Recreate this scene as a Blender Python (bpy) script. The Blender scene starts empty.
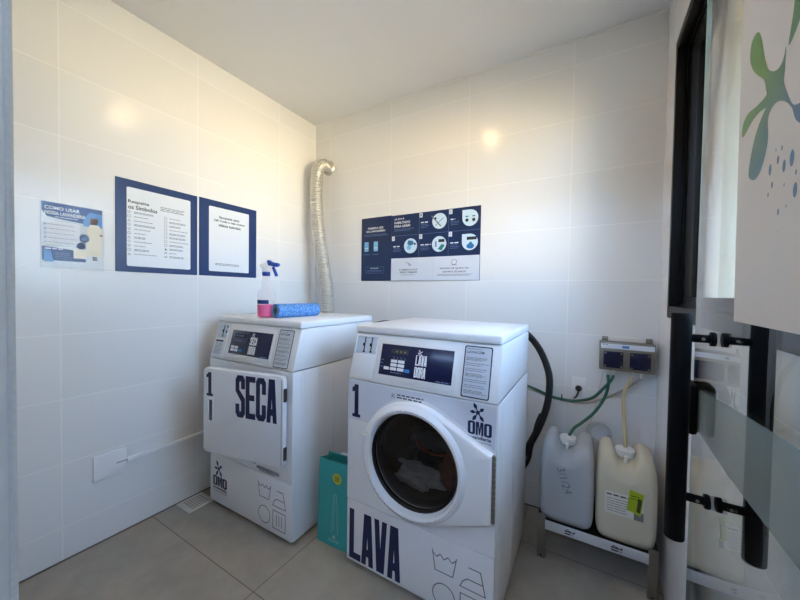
import bpy, bmesh, math, random
from mathutils import Vector, Matrix, noise
R = math.radians
random.seed(7)
scene = bpy.context.scene
COL = scene.collection

# ------------------------------------------------------------------ camera
def set_camera():
    cx, cy, cz = 2.0931, -2.0899, 1.2762
    yaw, pitch, roll = -0.5308, -0.0234, 0.0156
    f = Vector((math.sin(yaw)*math.cos(pitch), math.cos(yaw)*math.cos(pitch), math.sin(pitch)))
    r = Vector((math.cos(yaw), -math.sin(yaw), 0))
    u = r.cross(f)
    r2 = r*math.cos(roll) + u*math.sin(roll)
    u2 = -r*math.sin(roll) + u*math.cos(roll)
    cam = bpy.data.cameras.new('camera')
    cam.sensor_width = 36.0
    cam.lens = 327.48/800*36.0
    cam.clip_start = 0.01
    o = bpy.data.objects.new('camera', cam)
    m = Matrix((r2, u2, -f)).transposed().to_4x4()
    m.translation = (cx, cy, cz)
    o.matrix_world = m
    COL.objects.link(o)
    scene.camera = o
set_camera()

# ------------------------------------------------------------------ sky, exposure
SKY_STRENGTH = 11.0
SKY_UP = (0.22, 0.35, 0.60)
SKY_HORIZON = (0.37, 0.505, 0.70)
SKY_DOWN = (1.0, 0.815, 0.545)
LAMP_STRENGTH = 95.0
def set_world():
    w = bpy.data.worlds.new('sky'); scene.world = w
    w.use_nodes = True
    nt = w.node_tree; nt.nodes.clear()
    out = nt.nodes.new('ShaderNodeOutputWorld'); bg = nt.nodes.new('ShaderNodeBackground')
    tc = nt.nodes.new('ShaderNodeTexCoord'); sp = nt.nodes.new('ShaderNodeSeparateXYZ')
    mr = nt.nodes.new('ShaderNodeMapRange'); cr = nt.nodes.new('ShaderNodeValToRGB')
    mr.inputs['From Min'].default_value = -1; mr.inputs['From Max'].default_value = 1
    e = cr.color_ramp.elements
    e[0].position = 0.485; e[0].color = (*SKY_DOWN, 1)
    e[1].position = 0.75; e[1].color = (*SKY_UP, 1)
    n = e.new(0.505); n.color = (*SKY_HORIZON, 1)
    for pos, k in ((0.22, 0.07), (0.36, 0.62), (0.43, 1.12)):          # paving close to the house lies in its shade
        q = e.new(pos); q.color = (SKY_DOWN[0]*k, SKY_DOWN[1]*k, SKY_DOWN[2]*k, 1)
    nt.links.new(tc.outputs['Generated'], sp.inputs[0]); nt.links.new(sp.outputs['Z'], mr.inputs['Value'])
    nt.links.new(mr.outputs[0], cr.inputs[0]); nt.links.new(cr.outputs[0], bg.inputs['Color'])
    bg.inputs['Strength'].default_value = SKY_STRENGTH
    nt.links.new(bg.outputs[0], out.inputs['Surface'])
set_world()
vs = scene.view_settings
scene.display_settings.display_device = 'sRGB'
vs.view_transform = 'Standard'; vs.look = 'None'; vs.gamma = 1.0; vs.use_curve_mapping = False
vs.exposure = 1.32

# ------------------------------------------------------------------ materials
def srgb(r, g, b):
    def f(c):
        c /= 255.0
        return c/12.92 if c <= 0.04045 else ((c+0.055)/1.055)**2.4
    return (f(r), f(g), f(b), 1.0)
MATS = {}
def mat(name, col, rough=0.5, metal=0.0, trans=0.0, ior=1.45, noise_amt=0.0, noise_scale=30.0, bump=0.0,
        emit=None, emit_strength=0.0, coat=0.0, spec=0.5, sss=0.0):
    if name in MATS: return MATS[name]
    m = bpy.data.materials.new(name); m.use_nodes = True
    nt = m.node_tree; b = nt.nodes['Principled BSDF']
    b.inputs['Base Color'].default_value = col
    b.inputs['Roughness'].default_value = rough
    b.inputs['Metallic'].default_value = metal
    b.inputs['Transmission Weight'].default_value = trans
    b.inputs['IOR'].default_value = ior
    b.inputs['Coat Weight'].default_value = coat
    b.inputs['Specular IOR Level'].default_value = spec
    if sss:
        b.inputs['Subsurface Weight'].default_value = sss
        b.inputs['Subsurface Radius'].default_value = (0.02, 0.02, 0.02)
    if emit:
        b.inputs['Emission Color'].default_value = emit
        b.inputs['Emission Strength'].default_value = emit_strength
    if noise_amt or bump:
        tc = nt.nodes.new('ShaderNodeTexCoord'); nz = nt.nodes.new('ShaderNodeTexNoise')
        nz.inputs['Scale'].default_value = noise_scale; nz.inputs['Detail'].default_value = 5
        nt.links.new(tc.outputs['Object'], nz.inputs['Vector'])
        if noise_amt:
            mx = nt.nodes.new('ShaderNodeMix'); mx.data_type = 'RGBA'
            d = 1.0-noise_amt
            mx.inputs['A'].default_value = (col[0]*d, col[1]*d, col[2]*d, 1)
            mx.inputs['B'].default_value = tuple(min(1, c*(1+noise_amt)) for c in col[:3]) + (1,)
            nt.links.new(nz.outputs['Fac'], mx.inputs['Factor'])
            nt.links.new(mx.outputs['Result'], b.inputs['Base Color'])
        if bump:
            bp = nt.nodes.new('ShaderNodeBump'); bp.inputs['Strength'].default_value = bump
            bp.inputs['Distance'].default_value = 0.004
            nt.links.new(nz.outputs['Fac'], bp.inputs['Height'])
            nt.links.new(bp.outputs[0], b.inputs['Normal'])
    MATS[name] = m
    return m

def tile_mat(name, axis, off_u, size_u, off_v, size_v, col, grout, rough, gw=0.004, vary=0.03, bump=0.25, mottled=0.0):
    """rectangular tiles laid on a grid in world metres; axis: which two world axes carry the grid"""
    m = bpy.data.materials.new(name); m.use_nodes = True
    nt = m.node_tree; L = nt.links.new; N = nt.nodes.new
    b = nt.nodes['Principled BSDF']
    b.inputs['Roughness'].default_value = rough; b.inputs['Specular IOR Level'].default_value = 0.36
    g = N('ShaderNodeNewGeometry'); sp = N('ShaderNodeSeparateXYZ'); L(g.outputs['Position'], sp.inputs[0])
    def math_(op, a, bb=None):
        n = N('ShaderNodeMath'); n.operation = op
        for i, v in enumerate((a, bb)):
            if v is None: continue
            if isinstance(v, (int, float)): n.inputs[i].default_value = v
            else: L(v, n.inputs[i])
        return n.outputs[0]
    edges = []; cells = []
    for ax, off, size in ((axis[0], off_u, size_u), (axis[1], off_v, size_v)):
        t = math_('DIVIDE', math_('SUBTRACT', sp.outputs[ax], off), size)
        fr = math_('FRACT', t); cells.append(math_('FLOOR', t))
        d = math_('MULTIPLY', math_('MINIMUM', fr, math_('SUBTRACT', 1.0, fr)), size)
        mr = N('ShaderNodeMapRange'); mr.interpolation_type = 'SMOOTHSTEP'
        mr.inputs['From Min'].default_value = gw*0.25; mr.inputs['From Max'].default_value = gw*0.75
        L(d, mr.inputs['Value']); edges.append(mr.outputs[0])
    tilef = math_('MINIMUM', edges[0], edges[1])
    cv = N('ShaderNodeCombineXYZ'); L(cells[0], cv.inputs[0]); L(cells[1], cv.inputs[1])
    wn = N('ShaderNodeTexWhiteNoise'); wn.noise_dimensions = '3D'; L(cv.outputs[0], wn.inputs['Vector'])
    mr2 = N('ShaderNodeMapRange'); mr2.inputs['To Min'].default_value = 1-vary; mr2.inputs['To Max'].default_value = 1
    L(wn.outputs['Value'], mr2.inputs['Value'])
    tone = mr2.outputs[0]
    if mottled:
        nz = N('ShaderNodeTexNoise'); nz.inputs['Scale'].default_value = 7; nz.inputs['Detail'].default_value = 8
        nz.inputs['Roughness'].default_value = 0.65
        L(g.outputs['Position'], nz.inputs['Vector'])
        mr3 = N('ShaderNodeMapRange'); mr3.inputs['From Min'].default_value = .3; mr3.inputs['From Max'].default_value = .7
        mr3.inputs['To Min'].default_value = 1-mottled; mr3.inputs['To Max'].default_value = 1+mottled
        L(nz.outputs['Fac'], mr3.inputs['Value']); tone = math_('MULTIPLY', tone, mr3.outputs[0])
    hs = N('ShaderNodeHueSaturation'); hs.inputs['Color'].default_value = col; L(tone, hs.inputs['Value'])
    mx = N('ShaderNodeMix'); mx.data_type = 'RGBA'; mx.inputs['A'].default_value = grout
    L(tilef, mx.inputs['Factor']); L(hs.outputs[0], mx.inputs['B']); L(mx.outputs['Result'], b.inputs['Base Color'])
    bp = N('ShaderNodeBump'); bp.inputs['Strength'].default_value = bump; bp.inputs['Distance'].default_value = 0.0015
    L(tilef, bp.inputs['Height']); L(bp.outputs[0], b.inputs['Normal'])
    return m

def pane_mat(name, tint, ior=1.45, rough=0.0):
    m = bpy.data.materials.new(name); m.use_nodes = True
    nt = m.node_tree; nt.nodes.clear(); N = nt.nodes.new
    o = N('ShaderNodeOutputMaterial'); t = N('ShaderNodeBsdfTransparent'); g = N('ShaderNodeBsdfGlossy')
    fr = N('ShaderNodeFresnel'); ge = N('ShaderNodeNewGeometry'); mi = N('ShaderNodeMapRange')     # same reflectance from either face of the sheet
    mi.inputs['To Min'].default_value = ior; mi.inputs['To Max'].default_value = 1.0/ior
    nt.links.new(ge.outputs['Backfacing'], mi.inputs['Value']); nt.links.new(mi.outputs[0], fr.inputs['IOR'])
    t.inputs['Color'].default_value = tint; g.inputs['Roughness'].default_value = rough
    mx = N('ShaderNodeMixShader')
    nt.links.new(fr.outputs[0], mx.inputs[0]); nt.links.new(t.outputs[0], mx.inputs[1]); nt.links.new(g.outputs[0], mx.inputs[2])
    nt.links.new(mx.outputs[0], o.inputs['Surface'])
    return m
def frosted_mat(name, col, see):
    m = bpy.data.materials.new(name); m.use_nodes = True
    nt = m.node_tree; nt.nodes.clear(); N = nt.nodes.new
    o = N('ShaderNodeOutputMaterial'); t = N('ShaderNodeBsdfTransparent'); d = N('ShaderNodeBsdfDiffuse'); tr = N('ShaderNodeBsdfTranslucent')
    d.inputs['Color'].default_value = col; tr.inputs['Color'].default_value = col
    a = N('ShaderNodeMixShader'); b = N('ShaderNodeMixShader'); b.inputs[0].default_value = see
    nt.links.new(d.outputs[0], a.inputs[1]); nt.links.new(tr.outputs[0], a.inputs[2])
    nt.links.new(a.outputs[0], b.inputs[1]); nt.links.new(t.outputs[0], b.inputs[2])
    nt.links.new(b.outputs[0], o.inputs['Surface'])
    return m

WHITE_TILE = (0.845, 0.835, 0.815, 1); GROUT = (0.93, 0.92, 0.89, 1)
M_wall_l = tile_mat('tiles_left', (1, 2), -0.3804, 0.6027, 0.1584, 0.30, WHITE_TILE, GROUT, 0.20)
M_wall_b = tile_mat('tiles_back', (0, 2), 0.165, 0.6027, 0.1584, 0.30, WHITE_TILE, GROUT, 0.20)
M_wall_r = tile_mat('tiles_right', (1, 2), -0.20, 0.6027, 0.1584, 0.30, WHITE_TILE, GROUT, 0.20)
M_wall_f = tile_mat('tiles_front', (0, 2), 0.165, 0.6027, 0.1584, 0.30, WHITE_TILE, GROUT, 0.20)
M_floor = tile_mat('floor_tiles', (0, 1), 0.889, 0.90, -1.225, 0.90, srgb(170, 161, 147), srgb(108, 100, 90), 0.42, gw=0.004, vary=0.05, bump=0.1, mottled=0.12)
M_ceil = mat('ceiling_paint', (0.81, 0.81, 0.81, 1), 0.9, noise_amt=0.01, noise_scale=4)
M_out = mat('outside_render', srgb(150, 154, 146), 0.9, noise_amt=0.02)
M_soffit = mat('soffit_paint', srgb(206, 190, 160), 0.9, noise_amt=0.02)
M_white = mat('white_enamel', (0.82, 0.83, 0.85, 1), 0.28, noise_amt=0.012, noise_scale=3)
M_white2 = mat('white_door_enamel', (0.80, 0.81, 0.84, 1), 0.26, noise_amt=0.012, noise_scale=3)
M_console = mat('white_console_plastic', (0.78, 0.78, 0.78, 1), 0.35, noise_amt=0.01, noise_scale=3)
M_ring = mat('white_moulded_plastic', (0.83, 0.83, 0.84, 1), 0.22, noise_amt=0.01)
M_navy = mat('navy_vinyl', srgb(16, 32, 76), 0.35, noise_amt=0.03)
M_panel = mat('navy_panel', srgb(18, 26, 64), 0.22, noise_amt=0.04)
M_poster = mat('navy_poster', srgb(28, 56, 106), 0.32, noise_amt=0.03)
M_board = mat('navy_board', srgb(15, 40, 82), 0.34, noise_amt=0.03)
M_sheet = mat('white_print', srgb(232, 236, 240), 0.35, noise_amt=0.01)
M_grayprint = mat('pale_grey_print', srgb(216, 221, 230), 0.4, noise_amt=0.01)
M_ink = mat('dark_ink', srgb(40, 44, 56), 0.5, noise_amt=0.05)
M_grayink = mat('grey_ink', srgb(110, 114, 124), 0.5, noise_amt=0.05)
M_paleblue = mat('pale_blue_print', srgb(130, 190, 222), 0.4, noise_amt=0.04)
M_whiteink = mat('white_ink', srgb(238, 240, 244), 0.4, noise_amt=0.01)
M_dimink = mat('dim_blue_ink', srgb(110, 134, 180), 0.4, noise_amt=0.02)
M_black = mat('black_plastic', srgb(14, 14, 16), 0.4, noise_amt=0.1)
M_blackmetal = mat('black_powder_coat', srgb(9, 10, 12), 0.55, spec=0.1, noise_amt=0.1, noise_scale=60)
M_rubber = mat('black_rubber', srgb(18, 18, 19), 0.55, noise_amt=0.1)
M_steel = mat('brushed_steel', srgb(140, 135, 124), 0.38, metal=0.85, noise_amt=0.06, noise_scale=50)
M_alu = mat('aluminium_foil_duct', srgb(206, 203, 196), 0.46, metal=0.85, noise_amt=0.01, noise_scale=25)
M_grey = mat('grey_plastic', srgb(120, 120, 118), 0.5, noise_amt=0.04)
M_whiteplastic = mat('white_plastic', (0.88, 0.88, 0.87, 1), 0.4, noise_amt=0.01)
M_drum = mat('stainless_drum', srgb(110, 106, 100), 0.35, metal=0.8, noise_amt=0.2, noise_scale=40)
M_void = mat('dark_cavity', srgb(22, 22, 23), 0.8, noise_amt=0.1)

# ------------------------------------------------------------------ mesh helpers
class MB:
    def __init__(self): self.bm = bmesh.new()
    def add(self, other):
        me = bpy.data.meshes.new('t'); other.to_mesh(me); other.free()
        self.bm.from_mesh(me); bpy.data.meshes.remove(me); return self
    def box(self, lo, hi, bev=0.0, seg=2, M=None):
        b = bmesh.new(); bmesh.ops.create_cube(b, size=1.0)
        s = [hi[i]-lo[i] for i in range(3)]; c = [(hi[i]+lo[i])/2 for i in range(3)]
        for v in b.verts: v.co = Vector((v.co.x*s[0]+c[0], v.co.y*s[1]+c[1], v.co.z*s[2]+c[2]))
        if bev: bmesh.ops.bevel(b, geom=b.edges[:], offset=bev, segments=seg, profile=0.5, affect='EDGES', clamp_overlap=True)
        if M is not None: bmesh.ops.transform(b, matrix=M, verts=b.verts)
        return self.add(b)
    def cyl(self, p0, p1, r0, r1=None, n=24, cap=True, bev=0.0):
        r1 = r0 if r1 is None else r1
        p0 = Vector(p0); p1 = Vector(p1); d = p1-p0
        b = bmesh.new()
        bmesh.ops.create_cone(b, cap_ends=cap, segments=n, radius1=r0, radius2=r1, depth=d.length)
        if bev:
            ed = [e for e in b.edges if abs(e.verts[0].co.z-e.verts[1].co.z) < 1e-6]
            bmesh.ops.bevel(b, geom=ed, offset=bev, segments=2, profile=0.5, affect='EDGES')
        q = d.to_track_quat('Z', 'Y').to_matrix().to_4x4(); q.translation = (p0+p1)/2
        bmesh.ops.transform(b, matrix=q, verts=b.verts)
        return self.add(b)
    def lathe(self, prof, n=32, M=None, cap0=True, cap1=True):
        b = bmesh.new(); rings = []
        for r, z in prof:
            rings.append([b.verts.new((r*math.cos(2*math.pi*i/n), r*math.sin(2*math.pi*i/n), z)) for i in range(n)])
        for a, c in zip(rings, rings[1:]):
            for i in range(n): b.faces.new((a[i], a[(i+1) % n], c[(i+1) % n], c[i]))
        if cap0: b.faces.new(rings[0][::-1])
        if cap1: b.faces.new(rings[-1])
        if M is not None: bmesh.ops.transform(b, matrix=M, verts=b.verts)
        return self.add(b)
    def loft(self, rings, closed=True, cap0=False, cap1=False):
        b = bmesh.new(); rs = [[b.verts.new(p) for p in ring] for ring in rings]; n = len(rs[0])
        for a, c in zip(rs, rs[1:]):
            for i in range(n if closed else n-1):
                b.faces.new((a[i], a[(i+1) % n], c[(i+1) % n], c[i]))
        if cap0: b.faces.new(rs[0][::-1])
        if cap1: b.faces.new(rs[-1])
        bmesh.ops.recalc_face_normals(b, faces=b.faces)
        return self.add(b)
    def prism(self, pts, vec, bev=0.0):
        b = bmesh.new(); vec = Vector(vec)
        f = b.faces.new([b.verts.new(p) for p in pts])
        r = bmesh.ops.extrude_face_region(b, geom=[f])
        bmesh.ops.translate(b, vec=vec, verts=[v for v in r['geom'] if isinstance(v, bmesh.types.BMVert)])
        bmesh.ops.recalc_face_normals(b, faces=b.faces)
        if bev: bmesh.ops.bevel(b, geom=b.edges[:], offset=bev, segments=2, profile=0.5, affect='EDGES', clamp_overlap=True)
        return self.add(b)
    def tube(self, pts, r, n=14, step=0.012, cap=True, smooth=True):
        P = [Vector(p) for p in pts]
        if smooth and len(P) > 2:
            Q = []
            ext = [P[0]*2-P[1]] + P + [P[-1]*2-P[-2]]
            for i in range(1, len(ext)-2):
                a, b_, c, d = ext[i-1:i+3]; k = max(2, int((c-b_).length/step))
                for j in range(k):
                    t = j/k
                    Q.append(0.5*((2*b_)+(-a+c)*t+(2*a-5*b_+4*c-d)*t*t+(-a+3*b_-3*c+d)*t**3))
            Q.append(P[-1]); P = Q
        rings = []; t = (P[1]-P[0]).normalized()
        nrm = t.orthogonal().normalized(); s = 0.0
        for i, p in enumerate(P):
            t2 = (P[min(i+1, len(P)-1)]-P[max(i-1, 0)]).normalized()
            nrm = (nrm - t2*nrm.dot(t2)).normalized(); bn = t2.cross(nrm)
            if i: s += (p-P[i-1]).length
            rr = r(s, i) if callable(r) else r
            rings.append([p+nrm*rr*math.cos(2*math.pi*k/n)+bn*rr*math.sin(2*math.pi*k/n) for k in range(n)])
        return self.loft(rings, cap0=cap, cap1=cap)
    def torus(self, c, axis, R_, r, n=48, m=12):
        q = Vector(axis).to_track_quat('Z', 'Y').to_matrix().to_4x4(); q.translation = Vector(c)
        ring = []
        for i in range(n+1):
            a = 2*math.pi*i/n
            ring.append([q @ Vector(((R_+r*math.cos(2*math.pi*k/m))*math.cos(a), (R_+r*math.cos(2*math.pi*k/m))*math.sin(a), r*math.sin(2*math.pi*k/m))) for k in range(m)])
        return self.loft(ring)
    def build(self, name, m, parent=None, angle=32, loc=None):
        bmesh.ops.remove_doubles(self.bm, verts=self.bm.verts, dist=1e-6)
        me = bpy.data.meshes.new(name); self.bm.to_mesh(me); self.bm.free()
        for p in me.polygons: p.use_smooth = True
        me.set_sharp_from_angle(angle=R(angle))
        me.materials.append(m)
        o = bpy.data.objects.new(name, me); COL.objects.link(o)
        if parent is not None: o.parent = parent
        if loc is not None: o.location = loc
        return o

def tag(o, label, cat, group=None):
    o['label'] = label; o['category'] = cat
    if group: o['group'] = group
    return o
def thing(name, label, cat, loc=(0, 0, 0), rotz=0.0, group=None):
    o = bpy.data.objects.new(name, None); COL.objects.link(o)
    o.empty_display_size = 0.05
    o.location = loc; o.rotation_euler = (0, 0, rotz)
    return tag(o, label, cat, group)
def struct(o):
    o['kind'] = 'structure'; return o

# ------------------------------------------------------------------ printing on flat faces
_text_cache = {}
def text_polys(s, bold=0.0):
    key = (s, bold)
    if key not in _text_cache:
        c = bpy.data.curves.new('t', 'FONT'); c.body = s; c.size = 1.0; c.offset = bold; c.resolution_u = 3
        o = bpy.data.objects.new('t', c); COL.objects.link(o)
        dg = bpy.context.evaluated_depsgraph_get(); dg.update()
        me = bpy.data.meshes.new_from_object(o.evaluated_get(dg))
        vs_ = [(v.co.x, v.co.y) for v in me.vertices]; fs = [tuple(p.vertices) for p in me.polygons]
        bpy.data.objects.remove(o); bpy.data.curves.remove(c); bpy.data.meshes.remove(me)
        x0 = min(v[0] for v in vs_); x1 = max(v[0] for v in vs_); y0 = min(v[1] for v in vs_); y1 = max(v[1] for v in vs_)
        _text_cache[key] = (vs_, fs, x0, x1, y0, y1)
    return _text_cache[key]

class Face:
    """a flat printed face: u to the right, v up, n towards the reader (in the parent's own space)"""
    def __init__(self, origin, u, v, parent):
        self.o = Vector(origin); self.u = Vector(u).normalized(); self.v = Vector(v).normalized()
        self.n = self.u.cross(self.v); self.parent = parent; self.inks = {}
    def at(self, a, b, h): return self.o+self.u*a+self.v*b+self.n*h
    def ink(self, part, m, h):
        k = (part, m.name)
        if k not in self.inks: self.inks[k] = (bmesh.new(), part, m)
        return self.inks[k][0]
    def poly(self, part, m, pts, h=0.0006):
        b = self.ink(part, m, h); vs_ = [b.verts.new(self.at(x, y, h)) for x, y in pts]
        f = b.faces.new(vs_); return f
    def rect(self, part, m, x0, y0, x1, y1, h=0.0006):
        self.poly(part, m, [(x0, y0), (x1, y0), (x1, y1), (x0, y1)], h)
    def rrect(self, part, m, x0, y0, x1, y1, r, h=0.0006, n=5):
        pts = []
        for cx, cy, a0 in ((x1-r, y0+r, -90), (x1-r, y1-r, 0), (x0+r, y1-r, 90), (x0+r, y0+r, 180)):
            for i in range(n+1):
                a = R(a0+90*i/n); pts.append((cx+r*math.cos(a), cy+r*math.sin(a)))
        self.poly(part, m, pts, h)
    def disc(self, part, m, cx, cy, r, h=0.0006, ry=None, n=28):
        ry = ry or r
        self.poly(part, m, [(cx+r*math.cos(2*math.pi*i/n), cy+ry*math.sin(2*math.pi*i/n)) for i in range(n)], h)
    def stroke(self, part, m, pts, w, h=0.0006, closed=False):
        if closed: pts = list(pts)+[pts[0]]
        for (x0, y0), (x1, y1) in zip(pts, pts[1:]):
            d = Vector((x1-x0, y1-y0)); l = d.length
            if l < 1e-7: continue
            d /= l; p = Vector((-d.y, d.x))*w/2; e = d*w*0.45
            a = Vector((x0, y0))-e; c = Vector((x1, y1))+e; h += 0.00001
            self.poly(part, m, [tuple(a-p), tuple(c-p), tuple(c+p), tuple(a+p)], h)
    def frame(self, part, m, x0, y0, x1, y1, w, h=0.0006):
        self.stroke(part, m, [(x0, y0), (x1, y0), (x1, y1), (x0, y1)], w, h, True)
    def text(self, part, m, s, x0, y0, x1, y1, h=0.0008, bold=0.0, rot=0.0):
        """text fitted into the box"""
        vs_, fs, a0, a1, b0, b1 = text_polys(s, bold)
        b = self.ink(part, m, h); cx, cy = (x0+x1)/2, (y0+y1)/2
        nv = []
        for x, y in vs_:
            X = x0+(x-a0)/(a1-a0)*(x1-x0); Y = y0+(y-b0)/(b1-b0)*(y1-y0)
            if rot:
                dx, dy = X-cx, Y-cy; X = cx+dx*math.cos(rot)-dy*math.sin(rot); Y = cy+dx*math.sin(rot)+dy*math.cos(rot)
            nv.append(b.verts.new(self.at(X, Y, h)))
        for f in fs:
            try: b.faces.new([nv[i] for i in f])
            except ValueError: pass
    def lines(self, part, m, x0, y0, x1, y1, n, w, h=0.0006, ragged=0.25):
        """rows of print too small to read"""
        for i in range(n):
            y = y1-(y1-y0)*(i+0.5)/n
            xe = x1-(x1-x0)*ragged*random.random()
            x = x0
            while x < xe-0.002:
                l = min(xe-x, random.uniform(0.5, 1.6)*(y1-y0+0.03)*0.22+w*2)
                self.rect(part, m, x, y-w/2, x+l, y+w/2, h); x += l+w*0.9
    def done(self):
        for (b, part, m) in self.inks.values():
            me = bpy.data.meshes.new(part)
            bmesh.ops.recalc_face_normals(b, faces=b.faces)
            b.to_mesh(me); b.free(); me.materials.append(m)
            o = bpy.data.objects.new(part, me); COL.objects.link(o)
            if self.parent is not None: o.parent = self.parent

# heavy condensed block letters in a unit box
def glyph(ch, s=0.405, t=0.135):
    c = 0.10
    def ring(x0, x1, y0, y1, cx=None, cy=None):
        cx = cx or 0.22; cy = cy or c
        return [(x0+cx, y0), (x1-cx, y0), (x1, y0+cy), (x1, y1-cy), (x1-cx, y1), (x0+cx, y1), (x0, y1-cy), (x0, y0+cy)]
    def band(a, b, n0=0, n1=None):
        n = len(a); n1 = n if n1 is None else n1
        return [[a[i % n], a[(i+1) % n], b[(i+1) % n], b[i % n]] for i in range(n0, n1)]
    out = ring(0, 1, 0, 1); inn = ring(s, 1-s, t, 1-t, 0.08, 0.03)
    if ch == 'L': return [[(0, 0), (s, 0), (s, 1), (0, 1)], [(s, 0), (1, 0), (1, t), (s, t)]]
    if ch == 'E': return [[(0, 0), (s, 0), (s, 1), (0, 1)], [(s, 0), (1, 0), (1, t), (s, t)], [(s, 1-t), (1, 1-t), (1, 1), (s, 1)], [(s, .5-t/2), (.9, .5-t/2), (.9, .5+t/2), (s, .5+t/2)]]
    if ch == 'A': return [[(0, 0), (.38, 0), (.54, .74), (.54, 1), (.2, 1)], [(1, 0), (.62, 0), (.46, .74), (.46, 1), (.8, 1)], [(.3, .17), (.7, .17), (.68, .32), (.32, .32)]]
    if ch == 'V': return [[(0, 1), (.38, 1), (.54, .26), (.54, 0), (.2, 0)], [(1, 1), (.62, 1), (.46, .26), (.46, 0), (.8, 0)]]
    if ch == 'O': return band(out, inn)
    if ch == 'D':
        out2 = [(0, 0), (.78, 0), (1, c), (1, 1-c), (.78, 1), (0, 1)]; inn2 = [(s, t), (.58, t), (1-s, t+.04), (1-s, 1-t-.04), (.58, 1-t), (s, 1-t)]
        return band(out2, inn2)
    if ch == 'C': 
        g = band(out, inn); g.pop(2)
        return g+[[(1-s, .62), (1, .62), (1, 1-c), (1-s, 1-t)], [(1-s, .38), (1, .38), (1, c), (1-s, t)]]
    if ch == 'S':
        g = band(out, inn)
        top = [g[4], g[5], g[3]]; bot = [g[0], g[1], g[7]]
        top = [g[3], g[4], g[5]]; bot = [g[0], g[1], g[7]]
        return top+bot+[[(0, .62), (s, .56), (1-s, 1-t), (s, 1-t), (0, 1-c)][0:2]+[(s, 1-t), (0, 1-c)],
                        [(0, .62), (s, .56), (1, .38), (1-s, .44), (0.1, .55)][0:2]+[(1, .40), (1-s, .40)],
                        [(0, .62), (1-s, .38), (1, .40), (1, .46), (s, .66)],
                        [(1-s, t), (1, c), (1, .44), (1-s, .40)],
                        [(1-s, .68), (1, .68), (1, 1-c), (1-s, 1-t)],
                        [(0, .32), (s, .32), (s, t), (0, c)]]
    if ch == 'M': return [[(0, 0), (.27, 0), (.27, 1), (0, 1)], [(.73, 0), (1, 0), (1, 1), (.73, 1)], [(.2, 1), (.40, 1), (.58, .06), (.42, .06)], [(.8, 1), (.60, 1), (.42, .06), (.58, .06)]]
    if ch == 'R': return [[(0, 0), (s, 0), (s, 1), (0, 1)], [(s, 1-t), (.8, 1-t), (.8, 1), (s, 1)], [(1-s, .58), (1, .58), (1, .92), (.8, 1), (.8, 1-t), (1-s, 1-t)], [(s, .44), (.9, .44), (1, .58), (s, .58)], [(.66, .46), (.98, .46), (1, 0), (.68, 0)]]
    if ch == '1': return [[(.28, 0), (.76, 0), (.76, 1), (.28, 1)], [(0, .76), (.28, .79), (.28, 1), (.22, .93), (0, .90)], [(.02, 0), (1, 0), (1, .10), (.02, .10)]]
    return [[(0, 0), (1, 0), (1, 1), (0, 1)]]
def block_text(face, part, m, word, x0, y0, x1, y1, gap=0.07, h=0.0008, **kw):
    n = len(word); w = (x1-x0)/(n+gap*(n-1))
    for i, ch in enumerate(word):
        ox = x0+i*w*(1+gap)
        for k, pg in enumerate(glyph(ch, **kw)):
            face.poly(part, m, [(ox+px*w, y0+py*(y1-y0)) for px, py in pg], h+k*0.00003)

def drop(cx, cy, ang, l0, l1, w0, w1, n=10):
    """a splash arm: thin at the root, swollen and rounded at the tip"""
    d = (math.cos(ang), math.sin(ang)); p = (-d[1], d[0]); L = []; Rr = []
    for i in range(n+1):
        t = i/n; l = l0+(l1-l0)*t
        w = w0*(1-t)*.6+w0*.35+w1*max(0, math.sin(math.pi*min(1, max(0, (t-.40)/.60)**.8)))*1.0 if t < 1 else w0*.2
        L.append((cx+d[0]*l+p[0]*w, cy+d[1]*l+p[1]*w)); Rr.append((cx+d[0]*l-p[0]*w, cy+d[1]*l-p[1]*w))
    return Rr+L[::-1]
def splash(face, part, mats, cx, cy, s, h=0.0008, arms=((118, 1.25), (38, 1.0), (183, 1.0), (232, 1.2), (308, 1.3))):
    for k, (a, l) in enumerate(arms):
        face.poly(part, mats[k % len(mats)], drop(cx, cy, R(a), 0, s*l, s*0.085, s*0.13, 16), h+k*0.00002)
    face.disc(part, mats[0], cx, cy, s*0.2, h+0.0002)

def symbols(face, part, m, u0, z0, w):
    """four laundry care symbols; cell width w each"""
    k = w*0.025
    a = u0; c = u0+w*1.18; top = z0+w*2.15; mid = z0+w*1.12
    wave = [(a+w*t, top-0.10*w+0.07*w*math.cos(t*math.pi*6)) for t in [i/18 for i in range(19)]]
    face.stroke(part, m, wave, k*1.6)
    face.stroke(part, m, [(a-.02*w, top+.06*w), (a+.12*w, mid+.30*w), (a+.88*w, mid+.30*w), (a+1.02*w, top+.06*w)], k*1.6)
    face.stroke(part, m, [(c+.35*w, top-.05*w), (c+.80*w, top-.05*w), (c+1.0*w, mid+.12*w), (c, mid+.12*w), (c+.12*w, mid+.38*w), (c+.30*w, mid+.52*w), (c+.88*w, mid+.52*w)], k*1.6)
    face.stroke(part, m, [(a+w*.5+w*.47*math.cos(2*math.pi*i/32), z0+w*.5+w*.47*math.sin(2*math.pi*i/32)) for i in range(32)], k*1.6, closed=True)
    face.frame(part, m, c+.02*w, z0+.02*w, c+.98*w, z0+.98*w, k*1.6)
    for t in (.3, .5, .7): face.stroke(part, m, [(c+t*w, z0+.22*w), (c+t*w, z0+.78*w)], k*1.6)

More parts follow.
